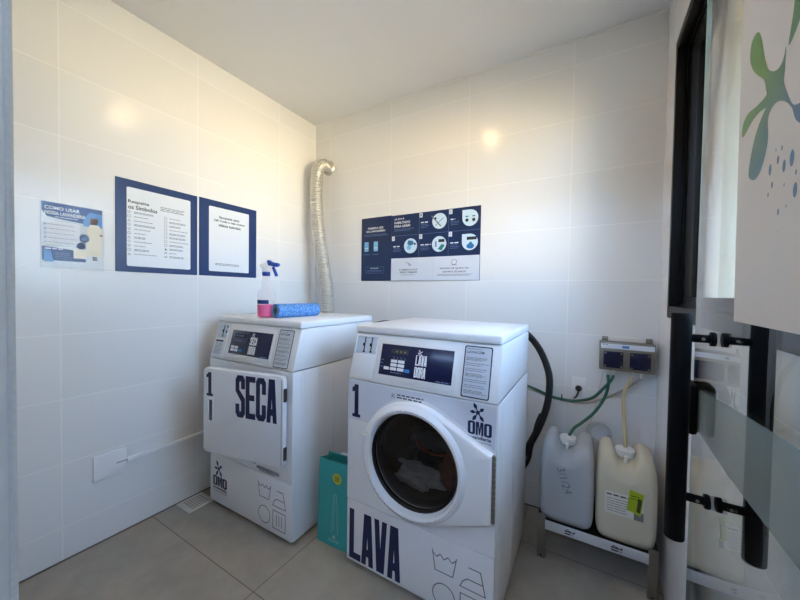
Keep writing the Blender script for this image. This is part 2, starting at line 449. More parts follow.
def brand_mark(face, u0, z0, w, hh, star_h):
    """word of three heavy letters under a splash of five drops, two small lines below"""
    block_text(face, 'logo', M_navy, 'OMO', u0, z0, u0+w, z0+hh, gap=0.08, s=0.36, t=0.15)
    splash(face, 'logo', [M_navy], u0+w*0.42, z0+hh+star_h*0.95, star_h, h=0.0009, arms=((116, 1.05), (40, 0.78), (180, 0.85), (238, 1.05), (305, 1.05)))
    face.text('logo', M_navy, 'lavanderia', u0+w*.02, z0-hh*.32, u0+w*.98, z0-hh*.06, bold=0.03)
    face.text('logo', M_grayink, 'compartilhada', u0, z0-hh*.60, u0+w, z0-hh*.40)

# ------------------------------------------------------------------ room
W, H, D = 2.387, 2.698, 1.93
T = 0.15
def slab(name, boxes, m):
    b = MB()
    for lo, hi in boxes: b.box(lo, hi)
    return struct(b.build(name, m))
slab('floor', [((-T, -D-T-1.8, -0.1), (W+T, T, 0))], M_floor)
slab('ceiling', [((-T, -D-T, H), (W+T, T, H+0.12))], M_ceil)
slab('wall_left', [((-T, -D-T, 0), (0, T, H))], M_wall_l)
slab('wall_back', [((0, 0, 0), (W, T, H))], M_wall_b)
WY0, WY1, WZ0, WZ1 = -1.75, -0.271, 1.185, 2.36
slab('wall_right', [((W, -D-T, 0), (W+T, T, WZ0)), ((W, -D-T, WZ1), (W+T, T, H)), ((W, WY1, WZ0), (W+T, T, WZ1)), ((W, -D-T, WZ0), (W+T, WY0, WZ1))], M_wall_r)
DX0, DX1, DZ = 1.175, 2.285, 2.2
slab('wall_front', [((0, -D-T, 0), (DX0-0.012, -D, H)), ((DX1, -D-T, 0), (W, -D, H)), ((DX0-0.012, -D-T, DZ), (DX1, -D, H))], M_wall_f)
b = MB(); b.box((DX0-0.012, -D-T, 0), (DX0, -D-0.006, DZ), 0.002)
tr = struct(b.build('trim_1', mat('painted_jamb', srgb(216, 219, 222), 0.6, noise_amt=0.08, noise_scale=20)))
b = MB()
prev = random.random()
pts = []
for i in range(60):
    z = DZ*i/59
    wv = 0.0035+0.0012*noise.noise(Vector((z*14, 3.1, 0)))+0.001*noise.noise(Vector((z*60, 1.1, 0)))
    pts.append([(DX0-0.010, -D-0.008, z), (DX0+wv*.5, -D-0.0085, z), (DX0+wv, -D-0.004, z), (DX0+wv*.4, -D+0.0015, z), (DX0-0.010, -D+0.001, z)])
b.loft(pts, cap0=True, cap1=True)
struct(b.build('trim_2', mat('rough_sealant', srgb(205, 208, 208), 0.8, noise_amt=0.12, noise_scale=90)))
# thin ceiling joint along the back wall and floor joint along left wall
b = MB(); b.box((0, -0.006, H-0.006), (W, 0, H), 0.0)
struct(b.build('trim_3', mat('ceiling_sealant', (0.86, 0.84, 0.8, 1), 0.7, noise_amt=0.02)))
b = MB(); b.box((0, -D, 0), (0.003, 0, 0.006), 0.0); b.box((0, -0.003, 0), (W, 0, 0.006))
struct(b.build('trim_4', mat('floor_grout', srgb(105, 98, 90), 0.8, noise_amt=0.05)))
# what stands outside the window: the house wall running on, a soffit above it
slab('wall_outside', [((W+T, 0, -0.1), (W+3.2, T, 2.54))], M_out)
slab('wall_window_blocker', [((W+T, -2.25, -0.1), (W+T+1.5, -2.10, 2.54))], M_out)  # unseen wall, added to keep slanting window light off the back wall
slab('ceiling_outside', [((W+T, -3.4, 2.54), (W+T+.55, T, 2.62))], M_soffit)

# unseen walls and roof added behind the doorway to dim the light it lets in
M_blocker = mat('blocker_plaster', srgb(196, 192, 186), .9, noise_amt=.02)
slab('wall_doorway_blocker', [((-T, -3.9, 0), (W+T, -3.8, 2.45)), ((-T-.1, -3.9, 0), (-T, -D, H)), ((W+T, -3.9, 0), (W+T+.1, -D-T, 0.0001+H))], M_blocker)
slab('ceiling_doorway_blocker', [((-T-.1, -3.70, H), (W+T+.1, -D-T, H+.12))], M_ceil)

# window: deep black aluminium frame with two sliding sashes
wn = bpy.data.objects.new('window_1', None); COL.objects.link(wn); struct(wn)
wn.location = (W, WY1, WZ0)
M_frame = mat('black_aluminium', srgb(9, 9, 10), 0.45, metal=0.0, spec=0.2, noise_amt=0.08, noise_scale=40)
b = MB(); L_ = WY1-WY0; HH = WZ1-WZ0
xo = 0.012
for lo, hi in (((-xo, -0.032, 0), (0.10, 0, HH)), ((-xo, -L_, 0), (0.10, -L_+0.032, HH)), ((-xo, -L_, 0), (0.10, 0, 0.05)), ((-xo, -L_, HH-0.04), (0.10, 0, HH))):
    b.box(lo, hi, 0.003)
for xx in (0.025, 0.055, 0.085):                       # sliding tracks
    b.box((xx-.003, -0.046, 0.04), (xx+.003, -0.03, HH-0.03)); b.box((xx-.003, -L_+.03, 0.045), (xx+.003, -0.03, 0.066)); b.box((xx-.003, -L_+.03, HH-0.058), (xx+.003, -0.03, HH-0.036))
b.build('window_frame', M_frame, wn)
M_pane = pane_mat('window_glass', (0.95, 0.97, 0.96, 1))
for y0, y1, x in ((-L_/2-0.03, -0.034, 0.040), (-L_+0.034, -L_/2+0.03, 0.070)):
    s = MB(); w_ = 0.035
    s.box((x-.011, y0, .055), (x+.011, y0+w_, HH-.045), .002); s.box((x-.011, y1-w_, .055), (x+.011, y1, HH-.045), .002)
    s.box((x-.011, y0, .055), (x+.011, y1, .055+w_), .002); s.box((x-.011, y0, HH-.045-w_), (x+.011, y1, HH-.045), .002)
    so = s.build('sash', M_frame, wn)
    g = MB(); g.box((x-.002, y0+w_-.003, .055+w_-.003), (x+.002, y1-w_+.003, HH-.045-w_+.003)); g.build('window_pane', M_pane, so)

# ------------------------------------------------------------------ ceiling downlight
lamp = thing('ceiling_downlight', 'round recessed ceiling lamp glowing warm white above the machines', 'ceiling lamp', (1.26, -0.91, H))
b = MB(); b.lathe([(0.062, 0.0), (0.062, -0.006), (0.052, -0.009), (0.046, -0.004), (0.046, 0.0)], 40, cap0=False, cap1=False)
b.build('trim_ring', M_whiteplastic, lamp)
b = MB(); b.cyl((0, 0, -0.004), (0, 0, -0.001), 0.046, n=40)
b.build('diffuser', mat('lamp_glow', (1, .9, .75, 1), 0.6, emit=(1.0, 0.66, 0.32, 1), emit_strength=LAMP_STRENGTH, noise_amt=0.01), lamp)

# ------------------------------------------------------------------ washer and dryer
LIDT, LIDB, SEAM, LOW, DEP, MW = 1.120, 1.083, 0.875, 0.315, 0.605, 0.683
def cabinet(root, hole):
    """body panels shared by both machines; local x right, y into the machine, z up"""
    b = MB()                                                   # side, back and inner shell: sheet steel case
    b.box((0, 0.012, 0.022), (0.010, DEP, SEAM-.002), 0.002); b.box((MW-0.010, 0.012, 0.022), (MW, DEP, SEAM-.002), 0.002)
    b.box((0, DEP-.01, 0.022), (MW, DEP, SEAM-.002)); b.box((0.002, 0.012, 0.022), (MW-.002, DEP, 0.032))
    b.box((0.002, 0.012, SEAM-.012), (MW-.002, DEP, SEAM-.002))
    for yy in (0.05, 0.075): b.box((MW-0.001, yy, 0.03), (MW+0.0012, yy+0.004, SEAM-.01)); b.box((-.0012, yy, .03), (.001, yy+.004, SEAM-.01))
    for zz in (0.30, 0.60): b.box((MW-.001, .30, zz-.24), (MW+.001, .303, zz+.2))
    b.build('side_casing', M_white, root)
    b = MB(); b.box((0.0, 0.0, 0.026), (MW, 0.016, LOW-.002), 0.004)
    b.build('lower_panel', M_white, root)
    # console housing, sloping back
    y0, y1 = 0.0, 0.055
    b = MB()
    prof = [(y0, SEAM+.002), (y1, LIDB-.001), (DEP, LIDB-.001), (DEP, SEAM+.002)]
    b.prism([(0, y, z) for y, z in prof], (MW, 0, 0), 0.005)
    b.build('console_housing', M_console, root)
    b = MB(); b.box((0.0, y1-.004, LIDB+.001), (MW, DEP, LIDT), 0.009, 3)
    b.box((0.035, y1+.035, LIDT-.004), (MW-.035, DEP-.03, LIDT+.0012), 0.004)
    b.build('top_lid', M_white, root)
    for x in (0.05, MW-.05):
        for y in (0.05, DEP-.05):
            f = MB(); f.cyl((x, y, 0.0), (x, y, 0.026), 0.02, bev=.003); f.build('foot', M_rubber, root)
def con_face(root):
    return Face((0, 0-.0005, SEAM+.002), (1, 0, 0), (0, 0.055, LIDB-SEAM), root)


def front_with_hole(b, x0, x1, z0, z1, cx, cz, rx, rz, power, y0, y1):
    """flat front plate with a (super)elliptic opening"""
    angs = sorted(set([2*math.pi*i/96 for i in range(96)] + [math.atan2(z-cz, x-cx) % (2*math.pi) for x in (x0, x1) for z in (z0, z1)]))
    outer = []; inner = []
    for a in angs:
        c, s = math.cos(a), math.sin(a)
        t = min([((x1-cx)/c if c > 1e-9 else (x0-cx)/c if c < -1e-9 else 1e9), ((z1-cz)/s if s > 1e-9 else (z0-cz)/s if s < -1e-9 else 1e9)])
        outer.append((cx+c*t, cz+s*t))
        q = (abs(c/rx)**power+abs(s/rz)**power)**(-1.0/power); inner.append((cx+c*q, cz+s*q))
    b.loft([[(x, y1, z) for x, z in inner], [(x, y0+.002, z) for x, z in inner], [(x*1.0+(x-cx)*.006, y0, z+(z-cz)*.006) for x, z in inner],
            [(x, y0, z) for x, z in outer], [(x, y1, z) for x, z in outer]])

# ---- washer
DEP = .630
wash = thing('washing_machine', 'white front-load washing machine numbered 1 with round glass door and navy LAVA lettering', 'washing machine', (1.128, -0.905, 0))
cabinet(wash, True)
b = MB(); CX, CZ = 0.354, 0.590
front_with_hole(b, 0, MW, LOW+.002, SEAM-.002, CX, CZ, .20, .20, 2, 0.0, 0.016)
b.build('front_panel', M_white, wash)
# drum
b = MB()
n = 64
def circ(r, y, cx=CX, cz=CZ, n=64): return [(cx+r*math.cos(2*math.pi*i/n), y, cz+r*math.sin(2*math.pi*i/n)) for i in range(n)]
b.loft([circ(.20, .014), circ(.205, .05), circ(.245, .07), circ(.245, .43), circ(.20, .45), circ(.02, .455)], cap1=True)
for k in range(3):                                             # lifters
    a = R(100+120*k); c = Vector((CX+.235*math.cos(a), 0, CZ+.235*math.sin(a))); t = Vector((-math.sin(a), 0, math.cos(a))); r_ = Vector((-math.cos(a), 0, -math.sin(a)))
    b.prism([c-t*.04+Vector((0, .1, 0)), c+t*.04+Vector((0, .1, 0)), c+r_*.06+Vector((0, .1, 0))], (0, .3, 0), .004)
drum = b.build('drum', M_drum, wash)
b = MB(); b.loft([circ(.198, .004), circ(.182, .008), circ(.176, .03), circ(.186, .06), circ(.206, .055)])
b.build('door_gasket', mat('dark_gasket', srgb(40, 42, 46), 0.4, noise_amt=.08), wash)
# door: teardrop plate with raised ring
def outline(a, r=0.243):
    xr = 0.674-CX; zt, zb = 0.702-CZ, 0.455-CZ
    c, s = math.cos(a), math.sin(a)
    # hull of the circle and the straight hinge edge
    best = r
    for (px, pz), sg in (((xr, zt), 1), ((xr, zb), -1)):
        d = math.hypot(px, pz); phi = math.atan2(pz, px); al = phi+sg*math.acos(r/d)
        tx, tz = r*math.cos(al), r*math.sin(al)
        lo, hi = (phi, al) if sg > 0 else (al, phi)
        aa = (a+math.pi) % (2*math.pi)-math.pi
        if lo <= aa <= hi:
            ex, ez = tx-px, tz-pz
            den = c*ez-s*ex
            best = (px*ez-pz*ex)/den
    aa = (a+math.pi) % (2*math.pi)-math.pi
    if math.atan2(zb, xr) <= aa <= math.atan2(zt, xr): best = xr/c
    return best
N_ = 180
A_ = [2*math.pi*i/N_ for i in range(N_)]
A_ = sorted(set(A_+[math.atan2(.702-CZ, .674-CX) % (2*math.pi), math.atan2(.455-CZ, .674-CX) % (2*math.pi)]))
def pol(fn_r, fn_y): return [(CX+fn_r(a)*math.cos(a), fn_y(a), CZ+fn_r(a)*math.sin(a)) for a in A_]
def notch(a):
    d = math.degrees(a)
    def sm(x): x = max(0, min(1, x)); return x*x*(3-2*x)
    return 1-0.85*sm((d-158)/3)*sm((216-d)/10)
b = MB()
b.loft([pol(lambda a: outline(a)-.003, lambda a: -.002), pol(lambda a: outline(a), lambda a: -.012), pol(lambda a: outline(a), lambda a: -.034),
        pol(lambda a: outline(a)-.003, lambda a: -.039), pol(lambda a: outline(a)-.010, lambda a: -.042)] +
       [pol(lambda a: min(.232, outline(a)-.011), lambda a: -.0425),
        pol(lambda a: .224, lambda a: -.0425-.012*notch(a)), pol(lambda a: .214, lambda a: -.0425-.016*notch(a)),
        pol(lambda a: .204, lambda a: -.0425-.012*notch(a)), pol(lambda a: .196, lambda a: -.030), pol(lambda a: .190, lambda a: -.012), pol(lambda a: .188, lambda a: -.004)])
door = b.build('door', M_ring, wash, angle=40)
b = MB()
M_glassdoor = pane_mat('smoked_bowl_glass', (0.44, 0.42, 0.40, 1), 1.45)
b.loft([circ(.191, -.016), circ(.186, -.022), circ(.16, -.030), circ(.11, -.037), circ(.05, -.040), circ(.004, -.041)], cap1=True)
b.build('door_glass', M_glassdoor, door)
b = MB(); b.loft([circ(.1975, -.030), circ(.193, -.034), circ(.187, -.026), circ(.187, -.012)])
b.build('glass_seal', M_black, door)
b = MB()                                                       # pull lip at the left of the ring
b.box((CX-.238, -.050, CZ+.062), (CX-.19, -.036, CZ+.070), .003)
b.build('handle', M_ring, door)
b = MB(); b.cyl((.679, -.022, .458), (.679, -.022, .702), .0055, n=12)
for i in range(12): b.cyl((.679, -.022, .460+i*.0204), (.679, -.022, .472+i*.0204), .0075, n=12)
b.build('hinge', M_steel, door)
fc = Face((CX, -.0592, CZ), (1, 0, 0), (0, 0, 1), door)
for a0, a1, k in ((205, 338, 44), (48, 118, 26)):              # moulded warning print round the ring, too small to read
    for i in range(k):
        a = R(a0+(a1-a0)*(i+.5)/k)
        if random.random() < .14: continue
        c, s = math.cos(a), math.sin(a); rr = .2145; hw = .0012*random.uniform(.7, 1.3); hh_ = .0019
        fc.poly('ring_print', M_grayink, [(c*(rr-hh_)-s*hw*d1, s*(rr-hh_)+c*hw*d1) if q == 0 else (c*(rr+hh_)-s*hw*d1, s*(rr+hh_)+c*hw*d1) for q, d1 in ((0, -1), (0, 1), (1, 1), (1, -1))])
fc.done()
fa = Face((0, 0, 0), (1, 0, 0), (0, 0, 1), wash)
M_vinyl = mat('grey_white_vinyl', srgb(214, 216, 226), 0.3, noise_amt=.01)
# vinyl overlay above the door
pts = [(.004, .700)]
for i in range(40):
    x = .05+(.60-.05)*i/39
    pts.append((x, CZ+math.sqrt(max(0, .25**2-(x-CX)**2))+.004 if abs(x-CX) < .245 else .700))
pts = [(.004, .690), (.118, .690)]+[(CX+.251*math.cos(R(156-(156-62)*i/30)), CZ+.251*math.sin(R(156-(156-62)*i/30))) for i in range(31)]+[(.676, .708), (.679, .868), (.004, .868)]
fa.poly('vinyl_overlay', M_vinyl, pts, .0004)
block_text(fa, 'number', M_navy, '1', .024, .703, .070, .853, gap=0)
splash(fa, 'caption', [M_navy], .243, .836, .010, h=.0009)
fa.lines('caption', M_ink, .262, .826, .392, .848, 2, .0055, .0008, ragged=.12)
brand_mark(fa, .574, .752, .090, .050, .036)
block_text(fa, 'lettering', M_navy, 'LAVA', .016, .040, .292, .272, gap=.06)
symbols(fa, 'care_symbols', M_grayink, .440, .035, .098)
fa.done()
def console(root, dry):
    cf = con_face(root)
    S = .2128
    # coin slot recess at upper left
    b = MB()
    tilt = Matrix.Rotation(-math.atan2(.055, LIDB-SEAM), 4, 'X'); tilt.translation = Vector((0, 0, SEAM+.002))
    def cbox(lo, hi, bev=0): b.box((lo[0], -hi[2], lo[1]), (hi[0], -lo[2], hi[1]), bev, 2, tilt)   # (u, s, height)
    x1 = .128 if not dry else .112
    cbox((.012, .010, 0.0), (x1+.006, .118, .004), .0015)
    cbox((.014, .196, 0), (x1+.004, .203, .007), .001); cbox((.010, .118, 0), (.016, .203, .007), .001); cbox((x1, .118, 0), (x1+.006, .203, .007), .001)
    b.build('coin_box', M_console, root)
    b = MB(); cbox((.016, .120, -.001), (x1, .196, .0012)); b.build('coin_plate', mat('pale_blue_white_plate', srgb(205, 216, 228), .3, noise_amt=.02), root)
    for ux in ((.062, .100) if not dry else (.070,)):
        b = MB()
        cbox((ux-.0025, .128, .001), (ux+.0025, .196, .004), .001); cbox((ux-.009, .154, .001), (ux+.002, .168, .006), .002)
        cbox((ux-.006, .126, .001), (ux+.007, .132, .005), .001)
        b.build('coin_slot', M_black, root)
    if dry:
        b = MB(); cbox((.096, .150, .001), (.104, .164, .005), .001); cbox((.096, .182, .001), (.106, .194, .004), .001); b.build('coin_button', M_black, root)
        cf.rect('price_tag', M_navy, .024, .096, .094, .106, .0046)
        cf.rect('price_tag', M_grayprint, .022, .018, .100, .094, .0044)
        cf.lines('price_tag', M_grayink, .026, .024, .096, .090, 9, .0022, .0048, .2)
    # control panel
    b = MB(); cbox((.140, .018, 0), (.515, .192, .003), .0015); b.build('fascia', M_console, root)
    b = MB(); cbox((.160, .040, .001), (.501, .174, .0042), .0008); cp = b.build('control_panel', M_panel, root)
    cq = Face(cf.o, cf.u, cf.v, cp); h = .0048
    if not dry:
        cq.rect('display', mat('dark_lcd', srgb(58, 62, 60), .15, noise_amt=.05), .212, .136, .296, .155, h)
        cq.text('display', mat('lcd_segments', srgb(120, 128, 108), .4, noise_amt=.02), '- - -', .235, .142, .285, .148, h+.0003)
        for k in range(4): cq.stroke('display', M_dimink, [(.226+k*.018, .122), (.232+k*.018, .116), (.229+k*.018, .108)], .0016, h)
        for i in range(2):
            for j in range(3): cq.rrect('button', M_whiteink, .216+i*.036, .064+j*.0165, .248+i*.036, .077+j*.0165, .002, h)
        cq.rrect('button', M_whiteink, .184, .064, .211, .077, .002, h)
        cq.rrect('start_button', mat('blue_key', srgb(40, 130, 205), .35, noise_amt=.03), .288, .062, .312, .076, .002, h)
        cq.lines('small_print', M_dimink, .166, .068, .180, .112, 3, .003, h, .2)
        cq.lines('small_print', M_dimink, .22, .052, .276, .058, 1, .003, h, .2)
        splash(cq, 'logo', [M_whiteink], .353, .150, .012, h)
        block_text(cq, 'lettering', M_whiteink, 'LAVA', .335, .098, .387, .141, gap=.06, h=h)
        block_text(cq, 'lettering', M_whiteink, 'DORA', .335, .049, .387, .092, gap=.06, h=h)
    else:
        cq.rect('display', mat('dark_lcd2', srgb(44, 46, 62), .15, noise_amt=.05), .190, .132, .280, .156, h)
        cq.text('display', M_dimink, '- - -', .205, .141, .262, .148, h+.0003)
        cq.lines('small_print', M_dimink, .196, .112, .276, .118, 1, .003, h, .2)
        for i in range(2):
            for j in range(2): cq.rrect('button', M_whiteink, .176+i*.034, .056+j*.0165, .206+i*.034, .069+j*.0165, .002, h)
        cq.rrect('start_button', MATS['blue_key'], .250, .058, .276, .069, .002, h)
        splash(cq, 'logo', [M_whiteink], .350, .156, .012, h)
        block_text(cq, 'lettering', M_whiteink, 'SECA', .330, .100, .388, .143, gap=.06, h=h)
        block_text(cq, 'lettering', M_whiteink, 'DORA', .330, .050, .388, .094, gap=.06, h=h)
    cq.lines('small_print', M_dimink, .435, .043, .495, .050, 1, .0035, h, .1)
    cq.done()
    # instruction label with dark rounded border
    cf.rrect('instruction_label', M_ink, .541, .008, .650, .203, .008, .0007)
    cf.rrect('instruction_label', mat('label_paper', srgb(196, 203, 214), .35, noise_amt=.01), .5455, .0125, .6455, .1985, .006, .0010)
    cf.text('label_print', M_ink, 'SECAGEM' if dry else 'LAVAGEM', .552, .174, .618, .184, .0014, .01)
    cf.lines('label_print', M_grayink, .552, .188, .61, .194, 1, .002, .0014)
    for k in range(7): cf.lines('label_print', M_grayink, .551, .146-k*.0205, .640, .160-k*.0205, 2 if k % 3 else 3, .0021, .0014, .35)
    cf.done()
console(wash, False)

# ---- dryer
dry = thing('tumble_dryer', 'white tumble dryer numbered 1 with square door ajar and navy SECA lettering', 'tumble dryer', (0.151, -0.990, 0), R(0.8))
MW, DEP = .690, .680
cabinet(dry, True)
b = MB(); front_with_hole(b, 0, MW, LOW+.002, SEAM-.002, .355, .615, .262, .205, 7, 0.0, 0.016)
b.build('front_panel', M_white, dry)
b = MB()
def sup(r1, r2, y, p=7, n=72):
    o = []
    for i in range(n):
        a = 2*math.pi*i/n; c, s = math.cos(a), math.sin(a); q = (abs(c/r1)**p+abs(s/r2)**p)**(-1/p); o.append((.355+c*q, y, .615+s*q))
    return o
b.loft([sup(.262, .205, .014), sup(.258, .201, .05), sup(.255, .2, .42), sup(.1, .1, .43, 2)], cap1=True)
b.build('drum', mat('dryer_cavity', srgb(90, 90, 92), .5, metal=.4, noise_amt=.08), dry)
b = MB(); b.loft([sup(.262, .205, -.004), sup(.270, .213, -.006), sup(.275, .218, -.002), sup(.275, .218, .002)])
b.build('opening_seal', M_grey, dry)
b = MB(); b.box((.430, -.006, .334), (.600, .004, .348), .002); b.box((.20, -.004, .352), (.42, .004, .360), .001)
b.build('lint_flap', mat('grey_enamel', srgb(150, 152, 156), .4, noise_amt=.03), dry)
fb = Face((0, 0, 0), (1, 0, 0), (0, 0, 1), dry)
fb.lines('badge', M_grayink, .445, .322, .572, .334, 2, .004, .0008, .1)
brand_mark(fb, .033, .126, .132, .058, .048)
symbols(fb, 'care_symbols', M_grayink, .440, .056, .095)
fb.done()
console(dry, True)
# the door swung a little open about its right-hand hinges
DA = R(10.0)
DOORW, DZ0, DZ1, DT = .529, .398, .857, .026
hx, hy = .655, -.004
dm = Matrix.Rotation(DA, 4, 'Z'); dm.translation = (hx, hy, 0)
def rr(x0, x1, z0, z1, r, y, n=6):
    o = []
    for cx, cz, a0 in ((x1-r, z0+r, -90), (x1-r, z1-r, 0), (x0+r, z1-r, 90), (x0+r, z0+r, 180)):
        for i in range(n+1):
            a = R(a0+90*i/n); o.append((cx+r*math.cos(a), y, cz+r*math.sin(a)))
    return o
b = MB()
b.loft([rr(-DOORW, 0, DZ0, DZ1, .025, 0), rr(-DOORW, 0, DZ0, DZ1, .025, -DT+.008), rr(-DOORW+.003, -.003, DZ0+.003, DZ1-.003, .023, -DT+.002), rr(-DOORW+.008, -.008, DZ0+.008, DZ1-.008, .02, -DT)], cap0=True, cap1=True)
ddoor = b.build('door', M_white2, dry); ddoor.matrix_local = dm
b = MB(); b.loft([rr(-.49, -.05, .43, .81, .06, .0), rr(-.48, -.06, .44, .80, .06, .03)], cap1=True)
b.build('door_liner', M_grey, ddoor)
b = MB(); 
b.loft([rr(-.494, -.447, .563, .697, .008, -DT-.0005), rr(-.492, -.449, .565, .695, .008, -DT-.005), rr(-.485, -.456, .572, .688, .006, -DT-.005), rr(-.482, -.459, .575, .685, .006, -DT-.0006)])
b.build('handle', M_ring, ddoor)
b = MB(); b.loft([rr(-.482, -.459, .575, .685, .006, -DT-.0009), rr(-.480, -.461, .577, .683, .006, -DT-.0009)], cap1=True)
b.build('handle_recess', mat('handle_hollow', srgb(96, 100, 112), .5, noise_amt=.04), ddoor)
for z in (.44, .73):
    b = MB(); b.box((-.002, -.022, z), (.005, -.004, z+.065), .0015); b.cyl((.003, -.022, z+.005), (.003, -.022, z+.06), .004, n=12)
    b.build('hinge', mat('dark_steel', srgb(80, 80, 80), .4, metal=.7, noise_amt=.05), ddoor)
fd = Face((0, -DT, 0), (1, 0, 0), (0, 0, 1), ddoor)
fd.frame('door_edge_line', M_grey, -.012, DZ0+.02, -.0105, DZ1-.02, .0015)
block_text(fd, 'number', M_navy, '1', -.502, .707, -.456, .834, gap=0)
block_text(fd, 'lettering', M_navy, 'SECA', -.300, .620, -.038, .838, gap=.06)
fd.done()

# ------------------------------------------------------------------ laundry in the drum
def blob(name, c, s, seed, m, amp=.35, sq=1.0):
    b = bmesh.new(); bmesh.ops.create_icosphere(b, subdivisions=5, radius=1)
    for v in b.verts:
        p = v.co.copy(); k = 1+amp*noise.fractal(p*1.8+Vector((seed, 0, 0)), 1.0, 2.0, 4)
        fold = .10*math.sin(9*noise.noise(p*1.2+Vector((0, seed, 0)))*2)
        v.co = Vector((p.x*s[0], p.y*s[1], p.z*s[2]))*(k+fold*amp)
    mb = MB(); mb.add(b)
    return mb.build(name, m, loc=c, angle=80)
wx, wy = 1.128, -.905
tag(blob('towel', (wx+.285, wy+.15, .432), (.125, .055, .048), 2.0, mat('white_cotton', srgb(214, 210, 206), .9, noise_amt=.08, bump=.5, noise_scale=120)), 'crumpled white towel at the bottom of the washing machine drum', 'towel')
tag(blob('garment', (wx+.462, wy+.15, .505), (.050, .05, .080), 5.0, mat('rust_cotton', srgb(150, 100, 84), .9, noise_amt=.2, bump=.4, noise_scale=60)), 'rust brown garment bundled at the right side inside the drum', 'clothing')
tag(blob('garment', (wx+.345, wy+.225, .600), (.12, .045, .070), 9.0, mat('charcoal_cotton', srgb(96, 94, 96), .9, noise_amt=.2, bump=.4, noise_scale=60)), 'charcoal grey garment in the middle of the drum', 'clothing')
tag(blob('garment', (wx+.31, wy+.34, .49), (.15, .055, .08), 13.0, mat('black_cotton', srgb(34, 33, 36), .9, noise_amt=.2, bump=.4, noise_scale=60)), 'black garment lying behind the white towel in the drum', 'clothing')
b = MB()
b.tube([(wx+.285, wy+.150, .592), (wx+.31, wy+.140, .575), (wx+.345, wy+.136, .563), (wx+.38, wy+.142, .556), (wx+.42, wy+.155, .560)], lambda s, i: .006+.002*math.sin(s*150), n=10)
tag(b.build('sash_ribbon', mat('orange_knit', srgb(150, 78, 50), .9, noise_amt=.2, bump=.4, noise_scale=90)), 'orange knitted strip of cloth across the middle of the drum', 'clothing')

# ------------------------------------------------------------------ posters on the left wall
def backing(root, face_o, u, v, w, h, t, m, name='backing'):
    u = Vector(u); v = Vector(v); n = u.cross(v); o = Vector(face_o)
    b = MB()
    M = Matrix((u, v, n)).transposed().to_4x4(); M.translation = o
    b.box((0, 0, 0), (w, h, t), .0006, 1, M)
    return b.build(name, m, root)
def wall_poster(label, origin, u, w, h, t, m, name='wall_poster', cat='poster'):
    r = thing(name, label, cat, origin)
    backing(r, (0, 0, 0), u, (0, 0, 1), w, h, t, m)
    n = Vector(u).cross(Vector((0, 0, 1)))
    return r, Face(n*t, u, (0, 0, 1), r)
LU = (0, 1, 0)
# big symbols poster
r, f = wall_poster('navy bordered poster headed Respeite os Símbolos, listing laundry symbols', (0.0005, -1.386, 1.362), LU, .398, .479, .004, M_poster)
f.rrect('sheet', M_sheet, .046, .030, .358, .440, .008)
h = .0009
f.text('heading', M_ink, 'Respeite', .052, .355, .146, .376, h, .02); f.text('heading', M_ink, 'os Símbolos', .052, .328, .184, .350, h, .02)
f.lines('small_print', M_grayink, .200, .345, .325, .372, 3, .0035, h, .15)
for i in range(11):
    y = .312-i*.0218
    x = .056; g = .0055
    k = i % 4
    if k == 0: f.stroke('symbol', M_grayink, [(x-g, y+g), (x-g*.6, y-g), (x+g*.6, y-g), (x+g, y+g)], .0016, h); f.stroke('symbol', M_grayink, [(x-g, y+g*.6), (x+g, y+g*.6)], .0016, h)
    elif k == 1: f.frame('symbol', M_grayink, x-g, y-g, x+g, y+g, .0016, h)
    elif k == 2: f.stroke('symbol', M_grayink, [(x-g, y-g), (x+g, y-g), (x, y+g)], .0016, h, True)
    else: f.stroke('symbol', M_grayink, [(x+g*math.cos(q*.7), y+g*math.sin(q*.7)) for q in range(9)], .0016, h, True)
    f.lines('small_print', M_grayink, .078, y-.006, .078+random.uniform(.05, .115), y+.006, 1 if i % 3 else 2, .0028, h, .05)
for i in range(11):
    y = .312-i*.0218; x = .226; g = .0062
    if i == 8: f.poly('symbol', M_ink, [(x-g, y-g), (x+g, y-g), (x, y+g)], h)
    elif i in (9, 10): f.stroke('symbol', M_ink, [(x-g, y-g*.5), (x+g, y-g*.5), (x+g*.3, y+g*.6), (x-g*.6, y+g*.6)], .0016, h, True)
    else: f.frame('symbol', M_grayink, x-g, y-g, x+g, y+g, .0015, h)
    f.lines('small_print', M_grayink, .244, y-.006, .244+random.uniform(.04, .105), y+.006, 1 if i % 3 == 0 else 2, .0028, h, .05)
f.done()
# second poster
r, f = wall_poster('navy bordered poster beside the dryer duct, inviting to scan a code for video tutorials', (0.0005, -.976, 1.363), LU, .395, .480, .004, M_poster)
f.rrect('sheet', M_sheet, .058, .030, .335, .440, .008)
f.text('heading', M_ink, 'Escaneie este', .125, .372, .262, .388, h, .025)
f.text('heading', M_ink, 'QR Code e veja nossos', .090, .346, .302, .364, h, .025)
f.text('heading', M_ink, 'vídeos tutoriais', .118, .320, .272, .338, h, .025)
f.lines('small_print', M_grayink, .098, .068, .298, .084, 2, .0035, h, .2)
f.done()
